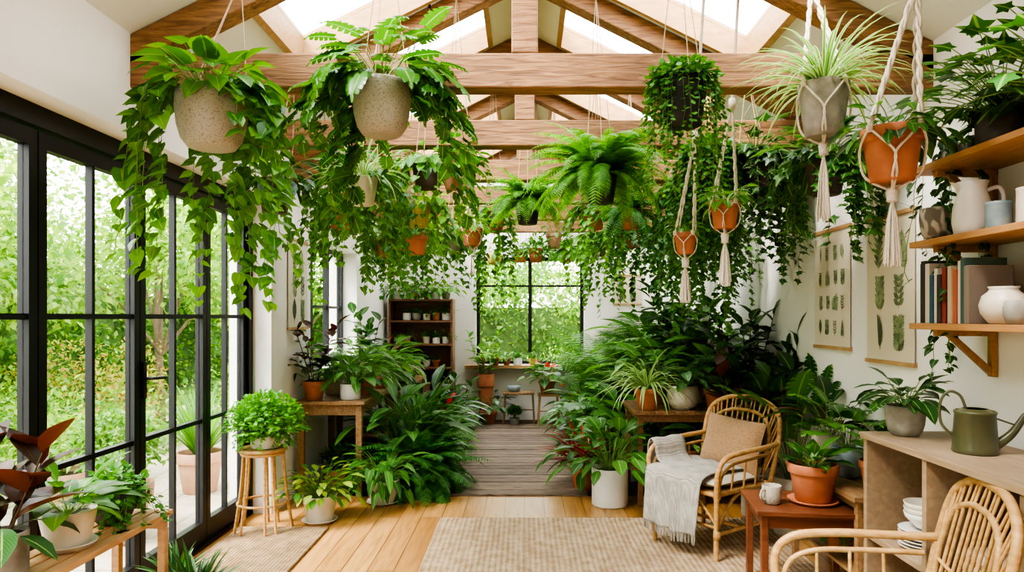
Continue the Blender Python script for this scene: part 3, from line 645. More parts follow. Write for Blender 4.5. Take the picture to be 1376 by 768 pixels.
for i,(w,h,m) in enumerate([(.17,.03,WHITEC),(.16,.022,BLUEC),(.165,.026,CREAM),(.15,.02,TAN),(.15,.03,WHITEC)]): box(mb,(U(-.005,.005),0,x+h/2),(w,.22,h),m,rz=U(-.1,.1)); x+=h
mb.build('stacked_books',(1.70,2.42,.5185),bevel=.002)
mb=MB(); lathe(mb,[(0,0),(.05,0),(.06,.006),(.10,.06),(.108,.09),(.102,.09),(.08,.04),(0,.012)],BLUEC); lathe(mb,[(0,.02),(.05,.02),(.09,.07),(.1,.1),(.095,.1),(0,.03)],WHITEC); mb.build('ceramic_bowls',(1.70,2.86,.058))
gp('decorative_storage_pot',1.72,2.42,.058,'round',.1,.17,BLUEC,[])
mb=MB(); lathe(mb,[(0,0),(.076,0),(.08,.006),(.078,.02),(.070,.15),(.073,.154),(.073,.162),(.069,.165),(.066,.16),(.068,.02),(0,.01)],OLIVE)
lathe(mb,[(.068,.155),(.045,.172),(.042,.172)],OLIVE)
tube(mb,smooth_path([(-.03,0,.165),(-.05,0,.22),(-.09,0,.235),(-.118,0,.19),(-.115,0,.11),(-.074,0,.06)],6),.0055,OLIVE,8)
tube(mb,smooth_path([(.065,0,.03),(.12,0,.08),(.165,0,.155)],6),np.linspace(.02,.011,13),OLIVE,10)
M=Euler((0,.85,0)).to_matrix().to_4x4(); lathe(mb,[(.011,0),(.013,.01),(.03,.035),(.031,.04),(0,.044)],OLIVE,(.163,0,.15),18,M=M)
tube(mb,[(.06,0,.14),(.13,0,.115)],.004,OLIVE,6)
mb.build('watering_can',(1.755,2.66,cz),-.35)
gp('potted_nerve_plant',1.70,3.05,cz,'belly',.082,.135,GREYC,[f_bush(34,.14,(.6,1.5),T_OVAL,.12,G_DARK,.7),f_bush(14,.13,(.6,1.4),T_OVAL,.10,G_CAL,.7)])
for z,n in((1.445,'low'),(1.80,'mid'),(2.12,'top')):
    mb=MB(); bx(mb,1.70,1.999,1.7,3.02,z,z+.026,SHELFW)
    for yb in(2.88,2.1):
        bx(mb,1.972,1.998,yb,yb+.03,z-.2,z,SHELFW); bx(mb,1.74,1.972,yb,yb+.03,z-.028,z,SHELFW)
        P=[(1.79,z-.028),(1.825,z-.028),(1.972,z-.16),(1.972,z-.195)]
        v=[(p[0],yb+.003,p[1]) for p in P]+[(p[0],yb+.027,p[1]) for p in P]
        mb.add(v,[[0,1,2,3],[7,6,5,4],[0,4,5,1],[1,5,6,2],[2,6,7,3],[3,7,4,0]],SHELFW,False)
    mb.build('wall_shelf',bevel=.002)
mb=MB(); y=0; cols=[(.02,.06,.045),(.04,.03,.025),(.50,.45,.36),(.03,.09,.12),(.55,.50,.42),(.05,.03,.03),(.22,.04,.03),(.03,.04,.05),(.40,.32,.2),(.35,.10,.05),(.50,.46,.40),(.05,.09,.07),(.20,.16,.13)]
for i,c in enumerate(cols):
    w=U(.020,.032); h=U(.2,.27); m=mat('book_cover_%d'%i,c,rough=.6); d=U(.15,.18)
    bx(mb,-d/2,d/2,y-w,y-.001,0,h,m); bx(mb,-d/2+.004,d/2-.004,y-w+.003,y-.004,h,h+.001,PAPER); y-=w
mb.build('row_of_books',(1.81,2.99,1.472),bevel=.002)
mb=MB(); lathe(mb,[(0,0),(.04,0),(.05,.004),(.075,.04),(.08,.07),(.07,.105),(.05,.122),(.046,.13),(.052,.14),(.048,.14),(.04,.128),(.03,.1),(0,.02)],CREAM)
mb.build('round_vase',(1.79,2.55,1.472))
mb=MB(); lathe(mb,[(0,0),(.032,0),(.042,.03),(.043,.06),(.036,.085),(.033,.085),(.03,.03),(0,.01)],GREYC); mb.build('small_ceramic_cup',(1.76,2.44,1.472))
mb=MB(); lathe(mb,[(0,0),(.032,0),(.042,.03),(.043,.06),(.036,.08),(.033,.08),(.03,.03),(0,.01)],WHITEC); mb.build('small_ceramic_cup',(1.80,2.31,1.472))
gp('textured_pot',1.775,2.92,1.827,'belly',.078,.135,PATT,[])
mb=MB(); lathe(mb,[(0,0),(.056,0),(.064,.006),(.072,.05),(.068,.11),(.052,.165),(.048,.18),(.058,.21),(.054,.21),(.044,.178),(.054,.1),(0,.02)],WHITEC)
tube(mb,smooth_path([(.05,0,.175),(.092,0,.185),(.108,0,.14),(.095,0,.08),(.068,0,.06)],6),.0085,WHITEC,8)
mb.add([(-.053,.03,.20),(-.053,-.03,.20),(-.083,0,.216),(-.048,0,.17)],[[0,2,3],[1,3,2]],WHITEC); mb.build('ceramic_pitcher',(1.79,2.73,1.827),-.3)
mb=MB(); lathe(mb,[(0,0),(.04,0),(.044,.01),(.043,.09),(.046,.1),(.042,.1),(.038,.02),(0,.01)],BLUEC); mb.build('stoneware_cup',(1.77,2.55,1.827))
mb=MB(); lathe(mb,[(0,0),(.045,0),(.049,.01),(.048,.12),(.05,.13),(.045,.13),(.042,.02),(0,.01)],CREAM); mb.build('stoneware_cup',(1.80,2.42,1.827))

def print_(name,loc,w,h,wall,cols=2,rows=4):
    mb=MB(); bx(mb,-w/2,w/2,-.002,.002,0,h,PAPER)
    for z in(0,h-.0): bx(mb,-w/2-.01,w/2+.01,-.010,.008,z-.011,z+.011,PINE)
    tube(mb,[(-w/2+.02,0,h+.01),(0,0,h+.09),(w/2-.02,0,h+.01)],.0012,JCORD,4)
    tp=[T_OVAL,T_LANCE,T_HEART,T_MON,T_ARROW]
    for i in range(cols):
        for j in range(rows):
            x=(i+.5)/cols*w*.86-w*.43+U(-.01,.01); z=(j+.5)/rows*h*.84+h*.07; s=min(w/cols,h/rows)*.85; t=tp[(i*3+j*2)%5]
            flat=(t[0]*np.array([1,1,.02]),t[1],t[2])
            tube(mb,[(x,-.004,z-s*.5),(x,-.004,z+s*.4)],.001,PRINTG,4)
            if (i+j)%3==0: leaves(mb,flat,[(x,-.004,z-s*.42)],[(U(-.3,.3),0,1)],[(0,-1,0)],s*.9,PRINTG)
            else:
                k=5; q=[(x,-.004,z-s*.4+s*.8*a/k) for a in range(k) for _ in(0,1)]; leaves(mb,flat,q,[(sg,0,.7) for a in range(k) for sg in(-1,1)],[(0,-1,0)]*(2*k),s*.3,PRINTG)
    return mb.build(name,loc,wall)
print_('botanical_print',(XR-.012,4.42,1.30),.50,.76,-pi/2,4,4)
print_('botanical_print',(XR-.012,3.72,1.25),.48,.80,-pi/2,2,3)
print_('botanical_print',(XL+.012,5.78,1.40),.48,.74,pi/2,2,3)
print_('botanical_print',(1.5,YB-.012,1.68),.40,.42,0,2,2)

mb=MB()
for i in range(4): bx(mb,-1.90+i*.066,-1.845+i*.066,1.9,3.2,.575,.60,OAK)
for y in(2.0,3.12): bx(mb,-1.89,-1.65,y,y+.04,.53,.575,OAK)
for x in(-1.89,-1.68):
    for y in(2.0,3.12): bx(mb,x,x+.035,y,y+.035,0,.53,OAK)
for x in(-1.885,-1.675): bx(mb,x,x+.025,2.0,3.15,.16,.19,OAK)
for i in range(3): bx(mb,-1.89+i*.08,-1.83+i*.08,1.98,3.17,.19,.205,OAK)
mb.build('slatted_plant_bench',bevel=.003)
gp('potted_peace_lily',-1.78,2.66,.60,'taper',.10,.15,CREAM,[f_bush(18,.13,(.6,1.45),T_OVAL,.17,G_MID,.5,droop=.3),f_bush(8,.14,(.4,1.0),T_HEART,.12,G_POTH,.6)],True)
gp('potted_burgundy_rubber_plant',-1.83,2.38,.60,'cyl',.085,.15,GREYC,[f_stalk(5,.32,T_OVAL,.25,G_BURG,.05,.5,up=.9),f_bush(6,.15,(.3,.9),T_OVAL,.18,G_DARK,.6)])
gp('potted_creeping_fig',-1.80,2.98,.60,'round',.085,.11,BROWNC,[f_ball(420,(.15,.15,.12),(0,0,.05),.03,T_ROUND,G_SMALL),f_trail(30,(.12,.34),T_ROUND,.03,G_SMALL,.02)])
gp('potted_agave',-1.55,3.22,0,'terra',.11,.18,TERRA,f_blade(40,.30,.018,G_DARK,(.5,1.5),.5))
gp('potted_agave',-1.78,3.50,0,'terra',.09,.15,TERRA,f_blade(30,.25,.016,G_DARK,(.5,1.5),.5))
gp('potted_succulent',-1.79,2.5,.205,'cyl',.08,.12,GREYC,f_bush(24,.12,(.3,1.4),T_OVAL,.12,G_MID,.4))

root=bpy.data.objects.new('rattan_stool',None); bpy.context.scene.collection.objects.link(root); root.location=(-1.84,4.80,0)
mb=MB(); ring=lambda r,z: smooth_path([(math.cos(a)*r,math.sin(a)*r,z) for a in np.linspace(0,2*pi,8,endpoint=False)],4,True)
for i in range(5):
    a=i*2*pi/5+.3
    for d in(-.026,.026):
        b=a+d/.14; tube(mb,smooth_path([(math.cos(b)*.135,math.sin(b)*.135,.565),(math.cos(b)*.155,math.sin(b)*.155,.3),(math.cos(b)*.20,math.sin(b)*.20,0)],4),.010,RATTAN,8)
tube(mb,ring(.15,.57),.014,RATTAN,8,False); tube(mb,ring(.14,.545),.012,RATTAN,8,False); tube(mb,ring(.168,.2),.009,RATTAN,8,False)
lathe(mb,[(0,.562),(.148,.562),(.15,.572),(.146,.58),(0,.582)],WEAVE); mb.build('stool_frame',parent=root)
gp('potted_maidenhair_bush',-1.82,4.80,.583,'cyl',.10,.10,CREAM,[f_ball(2200,(.28,.28,.27),(0,0,.10),.032,T_ROUND,G_FERN),f_trail(50,(.1,.24),T_ROUND,.03,G_FERN,.02)])
gp('potted_croton',-1.50,5.0,0.0,'taper',.125,.2,CREAM,[f_bush(70,.28,(.3,1.5),T_OVAL,.10,G_LIME,.6),f_bush(46,.25,(.3,1.3),T_OVAL,.09,G_SMALL,.6),],True)

def bench(name,x0,x1,y0,y1,z,m,shelf=None,leg=.05,apron=.09):
    mb=MB(); n=max(2,int((x1-x0)/.14)); w=(x1-x0)/n
    for i in range(n): bx(mb,x0+i*w+.001,x0+(i+1)*w-.001,y0,y1,z-.03,z,m)
    for x in(x0+.03,x1-.03-leg):
        for y in(y0+.03,y1-.03-leg): bx(mb,x,x+leg,y,y+leg,-.012 if y>5.7 else 0,z-.03,m)
    bx(mb,x0+.05,x1-.05,y0+.045,y0+.065,z-.03-apron,z-.03,m); bx(mb,x0+.05,x1-.05,y1-.065,y1-.045,z-.03-apron,z-.03,m)
    bx(mb,x0+.045,x0+.065,y0+.05,y1-.05,z-.03-apron,z-.03,m); bx(mb,x1-.065,x1-.045,y0+.05,y1-.05,z-.03-apron,z-.03,m)
    if shelf: bx(mb,x0+.03,x1-.03,y0+.03,y1-.03,shelf-.02,shelf,m)
    mb.build(name,bevel=.004)
OAKT=mat('worn_table_wood',(.22,.12,.055),(.40,.24,.115),5,(8,1,8),.55,.2,6,dist=.8,island=.1)
bench('potting_table',-1.91,-1.32,5.62,6.6,.80,OAKT)
bench('plant_bench',-1.91,-1.28,6.8,8.9,.74,TABLEW,.3)
bench('plant_bench',.86,1.96,5.32,6.05,.76,TABLEW,.25,.04,.06)
bench('plant_bench',1.25,1.96,6.4,9.0,.74,TABLEW,.3)
bench('plant_stand',1.64,1.96,3.40,4.30,.60,OAKT,.2,.035,.05)

GEN=[('potted_pothos',lambda s:[f_bush(30,.28*s,(.2,1.4),T_HEART,.12*s,G_POTH,.9)]),
 ('potted_peace_lily',lambda s:[f_bush(44,.36*s,(.5,1.5),T_OVAL,.2*s,G_MID,.7)]),
 ('potted_fern',lambda s:[f_fern(44,.45*s,.06*s,G_FERN)]),
 ('potted_calathea',lambda s:[f_bush(40,.34*s,(.5,1.45),T_OVAL,.17*s,G_CAL,.8)]),
 ('potted_dracaena',lambda s:[f_blade(60,.5*s,.014*s,G_MID,(.4,1.5),1.3)]),
 ('potted_monstera',lambda s:[f_bush(22,.42*s,(.6,1.5),T_MON,.19*s,G_MON,.9)]),
 ('potted_rubber_plant',lambda s:[f_stalk(5,.5*s,T_OVAL,.17*s,G_DARK,.05,.3)]),
 ('potted_spider_plant',lambda s:[f_blade(60,.42*s,.009*s,G_SPID)]),
 ('potted_philodendron',lambda s:[f_bush(38,.34*s,(.5,1.4),T_ARROW,.16*s,G_POTH,.7)]),
 ('potted_ivy',lambda s:[f_ball(300,(.2*s,.2*s,.2*s),(0,0,.1),.05,T_IVY,G_IVY)]),
 ('potted_anthurium',lambda s:[f_bush(36,.30*s,(.5,1.4),T_HEART,.14*s,G_MID,.7),f_bush(6,.36*s,(1,1.5),T_HEART,.07*s,G_FLOW,.3)]),
 ('potted_dark_fern',lambda s:[f_fern(50,.5*s,.06*s,G_FERN2)]),
 ('potted_variegated_plant',lambda s:[f_bush(44,.3*s,(.3,1.4),T_OVAL,.12*s,G_VAR,.8)])]
GD={n:f for n,f in GEN}
PM=[TERRA,TERRA,CREAM,WHITEC,TERRA2,GREYC,SPECK,BROWNC]
PK={TERRA:'terra',TERRA2:'terra',CREAM:'taper',WHITEC:'cyl',GREYC:'belly',SPECK:'round',BROWNC:'taper',BLACKP:'taper',BLUEC:'cyl',YELC:'belly'}
def G(kind,x,y,z,s=1,m=TERRA,r=.1,h=None,saucer=False):
    return gp('potted_'+kind,x,y,z,PK[m],r,h or r*1.7,m,GD['potted_'+kind](s),saucer)
# left table
gp('potted_burgundy_rubber_plant',-1.77,5.74,.80,'terra',.095,.16,TERRA,[f_stalk(5,.52,T_OVAL,.18,G_BURG,.05,.4),f_bush(14,.22,(.6,1.3),T_OVAL,.15,G_DARK,.6)])
G('peace_lily',-1.48,5.80,.80,.8,WHITEC,.085,.13); G('monstera',-1.72,6.12,.80,1.,CREAM,.09); G('philodendron',-1.45,6.15,.80,1.,TERRA,.09); G('variegated_plant',-1.62,6.42,.80,1.2,GREYC,.09)
G('ivy',-1.6,5.9,-.012,.9,TERRA,.12)
for i,(k,x,y,s) in enumerate([('philodendron',-1.45,6.95,1.1),('calathea',-1.75,7.0,1.15),('rubber_plant',-1.7,7.35,1.4),('fern',-1.45,7.35,.85),('peace_lily',-1.6,7.7,1.2),('pothos',-1.42,7.85,1.),('anthurium',-1.72,8.1,1.1),('spider_plant',-1.45,8.25,.8),('monstera',-1.65,8.6,.9)]): G(k,x,y,.74,s,PM[i%7],.09)
# left floor bed
gp('potted_arrowhead_plant',-1.14,5.50,0,'taper',.13,.19,CREAM,[f_bush(60,.38,(.3,1.45),T_ARROW,.15,G_MID,.9),f_bush(30,.34,(.6,1.4),T_LANCE,.22,G_MON,.9)],True)
gp('boston_fern',-.93,5.92,-.012,'taper',.15,.2,BROWNC,f_fern(100,.70,.085,G_FERN2,(.0,1.45),1.5,nn=28))
gp('boston_fern',-1.0,6.55,-.012,'taper',.15,.3,BROWNC,[f_blade(60,.9,.024,G_MON,(.7,1.5),1.2),f_fern(40,.52,.075,G_FERN)])
gp('boston_fern',-.95,7.1,-.012,'taper',.14,.2,BROWNC,f_fern(70,.58,.07,G_FERN,(.0,1.4),1.6,nn=24))
gp('boston_fern',-.93,7.7,-.012,'taper',.14,.22,BROWNC,f_fern(60,.5,.07,G_FERN,(.0,1.4),1.6,nn=22))
gp('cast_iron_plant',-1.12,6.2,-.012,'cyl',.13,.3,GREYC,[f_bush(50,.58,(.85,1.5),T_LANCE,.42,G_MID,.6),])
gp('cast_iron_plant',-1.08,7.35,-.012,'cyl',.13,.3,GREYC,[f_bush(40,.52,(.85,1.5),T_LANCE,.4,G_DARK,.6)])
for k,x,y,s,m in [('anthurium',-.98,8.25,1.2,TERRA),('rubber_plant',-.85,8.7,1.2,TERRA),('peace_lily',-.95,9.1,1.,WHITEC),('calathea',-.5,9.5,1.,TERRA),('dark_fern',-.85,8.2,.8,BROWNC)]: G(k,x,y,-.012,s,m,.12)
# bookcase
mb=MB(); x0,x1,y0,y1=-1.86,-.98,9.3,9.62
for x in(x0,x1-.03): bx(mb,x,x+.03,y0,y1,-.012,1.74,DARKW)
SZ=[.08,.46,.78,1.1,1.42,1.71]
for z in SZ: bx(mb,x0+.03,x1-.03,y0,y1,z,z+.028,DARKW)
bx(mb,x0,x1,y1,y1+.01,0,1.74,DARKW); mb.build('wooden_bookcase',bevel=.003)
for j,z in enumerate(SZ[1:]):
    for i in range(6):
        if U(0,1)<.1 and j<4: continue
        m=random.choice([TERRA,WHITEC,TERRA,CREAM,GREYC,TERRA2]); r=U(.048,.062)
        gp('small_potted_plant',-1.76+i*.135,9.42+U(-.03,.03),z+.029,PK[m],r,r*1.7,m,random.choice([f_bush(20,.12,(.3,1.4),T_OVAL,.08,G_POTH,.6),f_ball(80,(.07,.07,.06),(0,0,.03),.035,T_ROUND,G_SMALL),f_blade(18,.12,.008,G_MON,(.6,1.5),.8)]) if j<4 else f_bush(30,.24,(.3,1.4),T_OVAL,.14,G_POTH,.8))
def lowstool(name,x,y,w,d,h,m):
    mb=MB(); bx(mb,-w/2,w/2,-d/2,d/2,h-.03,h,m)
    for sx in(-1,1):
        for sy in(-1,1): rod(mb,(sx*(w/2-.03),sy*(d/2-.03),h-.03),(sx*(w/2-.005),sy*(d/2-.005),0),.014,m)
        rod(mb,(sx*(w/2-.02),-d/2+.02,h*.45),(sx*(w/2-.02),d/2-.02,h*.45),.009,m)
    rod(mb,(-w/2+.02,0,h*.45),(w/2-.02,0,h*.45),.009,m)
    mb.build(name,(x,y,-.012),bevel=.003)
lowstool('wooden_step_stool',-.08,9.55,.44,.26,.46,OAKT); lowstool('wooden_stool',.33,9.45,.3,.28,.45,OAK)
G('ivy',-.14,9.42,-.012,.5,GREYC,.07)
G('anthurium',.31,9.42,.44,1.2,TERRA,.12,.18)
mb=MB(); lathe(mb,[(0,0),(.07,0),(.09,.03),(.1,.08),(.09,.08),(0,.02)],BLUEC); mb.build('enamel_bowl',(-.15,9.55,.449))
for i,(x,m) in enumerate([(-.62,TERRA),(-.42,TERRA),(-.26,TERRA),(-.1,WHITEC),(.12,YELC),(.6,TERRA),(.78,CREAM)]): gp('windowsill_plant',x,9.86,.80,PK[m],.06,.1,m,random.choice([f_bush(20,.13,(.3,1.4),T_OVAL,.09,G_POTH,.8),f_ball(80,(.08,.08,.07),(0,0,.04),.035,T_ROUND,G_SMALL)]))
gp('windowsill_tall_plant',-.55,9.66,-.012,'terra',.12,.7,TERRA,f_stalk(6,.75,T_OVAL,.15,G_POTH,.05))
# right of path
gp('potted_ficus',.68,5.45,0,'cyl',.145,.30,WHITEC,[f_bush(50,.42,(.45,1.5),T_OVAL,.21,G_MID,.7),f_bush(30,.38,(.7,1.5),T_OVAL,.18,G_MON,.5)])
gp('red_cordyline',.52,5.98,-.012,'terra',.13,.22,TERRA,[f_blade(50,.52,.022,G_RED,(.5,1.5),1.1),f_bush(34,.36,(.4,1.3),T_OVAL,.18,G_MID,.8)])
for i,(k,x,y,z,s,m,r) in enumerate([('dark_fern',.80,6.7,-.012,1.,BROWNC,.14),('rubber_plant',.76,7.2,-.012,1.4,TERRA,.13),('calathea',.72,7.7,-.012,1.3,GREYC,.12),('fern',.75,8.2,-.012,.95,BROWNC,.13),
  ('peace_lily',.72,8.75,-.012,1.3,TERRA,.12),('anthurium',.75,9.2,-.012,1.3,TERRA,.13),('monstera',1.08,6.9,-.012,1.7,GREYC,.15),('peace_lily',1.02,6.35,-.012,1.8,CREAM,.15),('philodendron',1.06,7.6,-.012,1.9,CREAM,.15),('dracaena',1.02,8.5,-.012,1.8,CREAM,.15)]): G(k,x,y,z,s,m,r)
gp('kentia_palm',1.02,8.0,-.012,'cyl',.17,.6,BROWNC,f_fern(20,1.25,.3,G_MID,(.85,1.5),1.15,T_PALM,26,.3))
gp('kentia_palm',1.1,9.3,-.012,'cyl',.17,.6,BROWNC,f_fern(20,1.3,.3,G_MID,(.9,1.5),1.1,T_PALM,26,.3))
gp('kentia_palm',1.75,9.4,-.012,'cyl',.17,.9,BROWNC,f_fern(20,1.1,.3,G_DARK,(.9,1.5),1.1,T_PALM,26,.3))
# right bench 1
gp('potted_spider_plant',.98,5.46,.76,'terra',.105,.17,TERRA,f_blade(110,.54,.009,G_SPID,(.4,1.5),2.1))
gp('potted_calathea',1.27,5.48,.76,'round',.13,.19,CREAM,f_bush(50,.30,(.6,1.45),T_OVAL,.15,G_CAL,.8))
gp('potted_anthurium',1.53,5.44,.76,'terra',.10,.17,TERRA,[f_bush(34,.36,(.8,1.5),T_OVAL,.2,G_MID,.6)])
gp('potted_philodendron',1.80,5.50,.76,'cyl',.11,.17,TERRA2,[f_stalk(6,.7,T_OVAL,.22,G_DARK,.05)])
G('monstera',1.15,5.85,.76,1.3,TERRA,.1); G('rubber_plant',1.45,5.88,.76,1.5,CREAM,.1); G('peace_lily',1.75,5.85,.76,1.5,TERRA,.1)
G('ivy',1.05,5.5,.25,.7,WHITEC,.09); G('variegated_plant',1.35,5.6,.25,.9,TERRA,.1); G('dark_fern',1.7,5.7,.25,.7,TERRA,.1)
for i,(k,x,y,s) in enumerate([('rubber_plant',1.5,6.6,1.8),('monstera',1.75,6.7,1.6),('philodendron',1.45,7.0,1.5),('anthurium',1.7,7.15,1.6),('calathea',1.45,7.4,1.4),('rubber_plant',1.7,7.6,2.0),('peace_lily',1.45,7.9,1.8),('monstera',1.7,8.1,1.7),('fern',1.5,8.4,1.2),('peace_lily',1.7,8.7,1.8)]): G(k,x,y,.74,s,PM[(i*3)%7],.11)
gp('rubber_tree',1.78,5.12,0,'cyl',.15,.40,SPECK,[f_stalk(11,1.15,T_OVAL,.30,G_DARK,.08,.42,up=.7,start=.55,sr=.009),f_stalk(5,.95,T_OVAL,.28,G_BURG,.08,.5,up=.7,start=.6)])
gp('potted_monstera',1.84,4.70,0,'cyl',.12,.40,CREAM,[f_bush(22,.76,(1.2,1.5),T_MON,.23,G_MON,.4,sr=.004)])
gp('potted_fiddle_leaf_fig',1.84,4.14,.60,'cyl',.095,.2,SPECK,[f_bush(20,.28,(.8,1.5),T_OVAL,.22,G_DARK,.6),f_bush(8,.24,(.8,1.3),T_OVAL,.2,G_BURG,.6)])
gp('potted_monstera',1.82,3.84,.60,'belly',.095,.17,BLUEC,[f_bush(20,.30,(.8,1.5),T_MON,.15,G_MON,.7)])
gp('potted_philodendron',1.83,3.56,.60,'terra',.08,.15,TERRA,[f_bush(18,.2,(.7,1.5),T_HEART,.11,G_MON,.6)])
G('dark_fern',1.78,3.85,.2,.6,TERRA,.09)

# ================================================================== HANGING PLANTS
hp('hanging_pothos',-1.375,3.0,2.235,'belly',.15,.25,SPECK,[f_trail(26,(.3,1.1),T_HEART,.098,G_POTH,.055,k=.11,el0=.8,fg=.6),f_bush(64,.27,(.35,1.5),T_HEART,.125,G_POTH,.9,droop=.7)])
hp('hanging_monstera_adansonii',-.67,3.2,2.345,'belly',.135,.25,SPECK,[f_bush(66,.33,(.3,1.5),T_ADAN,.165,G_MON,1.0,droop=.7),f_trail(24,(.25,.85),T_ADAN,.125,G_MON,.06,k=.15,el0=.8,fg=.8)])
hp('hanging_pothos',-1.50,4.1,2.12,'taper',.1,.2,BROWNC,[f_trail(18,(.2,.6),T_HEART,.08,G_MON,.055,fg=.4),f_bush(36,.24,(.2,1.4),T_OVAL,.14,G_DARK,1.)])
hp('hanging_peperomia',-.446,4.5,2.34,'terra',.11,.19,TERRA2,[f_bush(44,.18,(.3,1.4),T_HEART,.09,G_MON,.9),f_trail(10,(.1,.4),T_HEART,.06,G_POTH,.05,fg=.9)])
hp('hanging_ivy_pot',-.435,5.64,2.08,'terra',.085,.15,TERRA,[f_bush(30,.18,(.4,1.4),T_HEART,.08,G_POTH,1)],'macrame',tassel=.2)
hp('hanging_ivy_pot',-1.085,5.2,1.95,'terra',.075,.13,TERRA,[f_bush(24,.15,(.3,1.4),T_HEART,.08,G_POTH,1),f_trail(10,(.1,.4),T_HEART,.06,G_POTH,.05,fg=.7)])
hp('hanging_boston_fern',.463,4.15,2.185,'taper',.105,.2,BLACKP,[f_fern(130,.56,.052,G_FERN,(.1,1.5),1.85,nn=30)])
hp('hanging_boston_fern',.023,5.2,2.2,'taper',.1,.19,BLACKP,[f_fern(90,.44,.048,G_FERN,(.1,1.5),1.8,nn=24)])
hp('hanging_string_of_hearts',.742,3.2,2.39,'taper',.118,.24,BLACKP,[f_trail(66,(.2,.64),T_ROUND,.029,G_SMALL,.025,k=.04,el0=.6,sr=.001,fg=.25),f_ball(650,(.17,.17,.10),(0,0,.02),.031,T_ROUND,G_SMALL)])
hp('hanging_spider_plant',1.336,3.05,2.297,'taper',.11,.24,GREYC,f_blade(120,.48,.008,G_SPID,(.4,1.5),1.9),'macrame',tassel=.34)
hp('hanging_jade_pothos',1.453,2.7,2.03,'terra',.115,.21,TERRA,[f_bush(34,.18,(.2,1.3),T_OVAL,.1,G_MON,1),f_bush(14,.2,(.3,.9),T_HEART,.1,G_DARK,1)],'macrame',tassel=.3)
hp('hanging_grape_ivy',1.45,4.3,2.32,'taper',.11,.2,BROWNC,[f_trail(30,(.3,.9),T_IVY,.08,G_DARK,.045,k=.12),f_bush(64,.27,(.1,1.5),T_IVY,.105,G_DARK,1)])
hp('hanging_grape_ivy',1.64,3.72,2.16,'taper',.11,.2,BROWNC,[f_trail(36,(.2,.7),T_IVY,.085,G_IVY,.04,k=.14),f_bush(74,.29,(.1,1.5),T_IVY,.105,G_MID,1)])
hp('hanging_ivy_pot',1.10,3.75,1.98,'terra',.082,.15,TERRA,[f_bush(26,.15,(.4,1.4),T_HEART,.075,G_POTH,1),f_blade(30,.22,.006,G_SPID)],'macrame',tassel=.28)
hp('hanging_succulent',.93,3.95,1.86,'terra',.066,.125,TERRA,[f_bush(26,.11,(.4,1.4),T_OVAL,.06,G_POTH,1)],'macrame',tassel=.25)
hp('hanging_fern_ball',.115,6.95,2.05,'taper',.08,.14,TERRA,[f_ball(500,(.2,.2,.22),(0,0,-.02),.045,T_OVAL,G_SMALL)])
hp('hanging_pothos',.60,5.9,2.25,'taper',.1,.18,TERRA,[f_trail(26,(.3,.95),T_HEART,.07,G_POTH,.05,pw=.8),f_bush(30,.2,(.1,1.4),T_HEART,.09,G_MID,1)])
hp('hanging_pothos',-.27,6.1,2.25,'taper',.1,.18,TERRA,[f_trail(20,(.3,1.0),T_HEART,.065,G_POTH,.05,k=.05,pw=.8),f_bush(30,.2,(.3,1.4),T_HEART,.09,G_POTH,1)])
hp('hanging_philodendron',-.79,5.0,2.15,'belly',.1,.16,YELC,[f_trail(22,(.3,.75),T_HEART,.085,G_POTH,.05,k=.12,fg=.5),f_bush(40,.25,(.3,1.4),T_HEART,.11,G_LIME,1)])
hp('hanging_philodendron',-1.13,4.55,2.28,'taper',.1,.18,TERRA2,[f_trail(28,(.3,.85),T_HEART,.08,G_POTH,.05,k=.14,fg=.3),f_bush(44,.28,(.3,1.4),T_HEART,.1,G_MON,1)])
hp('hanging_spider_plant',-.95,4.0,2.15,'taper',.09,.16,CREAM,[f_blade(80,.46,.006,G_SPID,(.3,1.5)),f_trail(16,(.3,.8),T_HEART,.08,G_MON,.055,k=.12,fg=.5)])
hp('hanging_asparagus_fern',.86,5.5,2.2,'taper',.09,.16,TERRA,[f_fern(80,.42,.045,G_FERN2,(-.1,1.5),1.9)])
hp('hanging_string_of_pearls',1.14,4.25,2.35,'taper',.1,.18,BROWNC,[f_trail(60,(.3,1.2),T_ROUND,.042,G_SMALL,.032,k=.06,sr=.001,pw=.8),f_ball(350,(.18,.18,.12),(0,0,.02),.045,T_ROUND,G_SMALL)])
hp('hanging_pothos',1.28,5.1,2.3,'taper',.1,.18,BROWNC,[f_trail(44,(.4,1.25),T_HEART,.072,G_MON,.045,k=.12,pw=.8),f_bush(44,.28,(.1,1.4),T_HEART,.1,G_MID,1)])
hp('hanging_pothos',1.75,4.9,2.3,'taper',.1,.18,BROWNC,[f_trail(36,(.3,1.0),T_IVY,.078,G_IVY,.045,k=.12),f_bush(44,.28,(.1,1.4),T_IVY,.1,G_DARK,1)])
hp('hanging_pothos',-1.42,5.3,2.15,'taper',.1,.17,TERRA,[f_trail(26,(.3,.85),T_HEART,.08,G_POTH,.05,k=.12,fg=.3),f_bush(40,.26,(.3,1.4),T_HEART,.1,G_POTH,1)])
hp('hanging_philodendron',-.66,6.3,2.1,'taper',.09,.16,GREYC,[f_trail(24,(.25,.65),T_HEART,.075,G_MON,.05,k=.12,fg=.4),f_bush(40,.26,(.3,1.4),T_OVAL,.12,G_LIME,1)])
hp('hanging_pothos',-1.2,6.6,2.1,'taper',.09,.16,TERRA,[f_trail(28,(.3,.75),T_HEART,.08,G_MON,.05,k=.14),f_bush(40,.3,(.3,1.4),T_OVAL,.13,G_MID,1)])
hp('hanging_pothos',-.62,4.3,2.3,'taper',.09,.16,BROWNC,[f_trail(20,(.3,.7),T_HEART,.07,G_POTH,.05,k=.12,fg=.2),f_bush(30,.22,(.3,1.4),T_OVAL,.12,G_MON,1)])
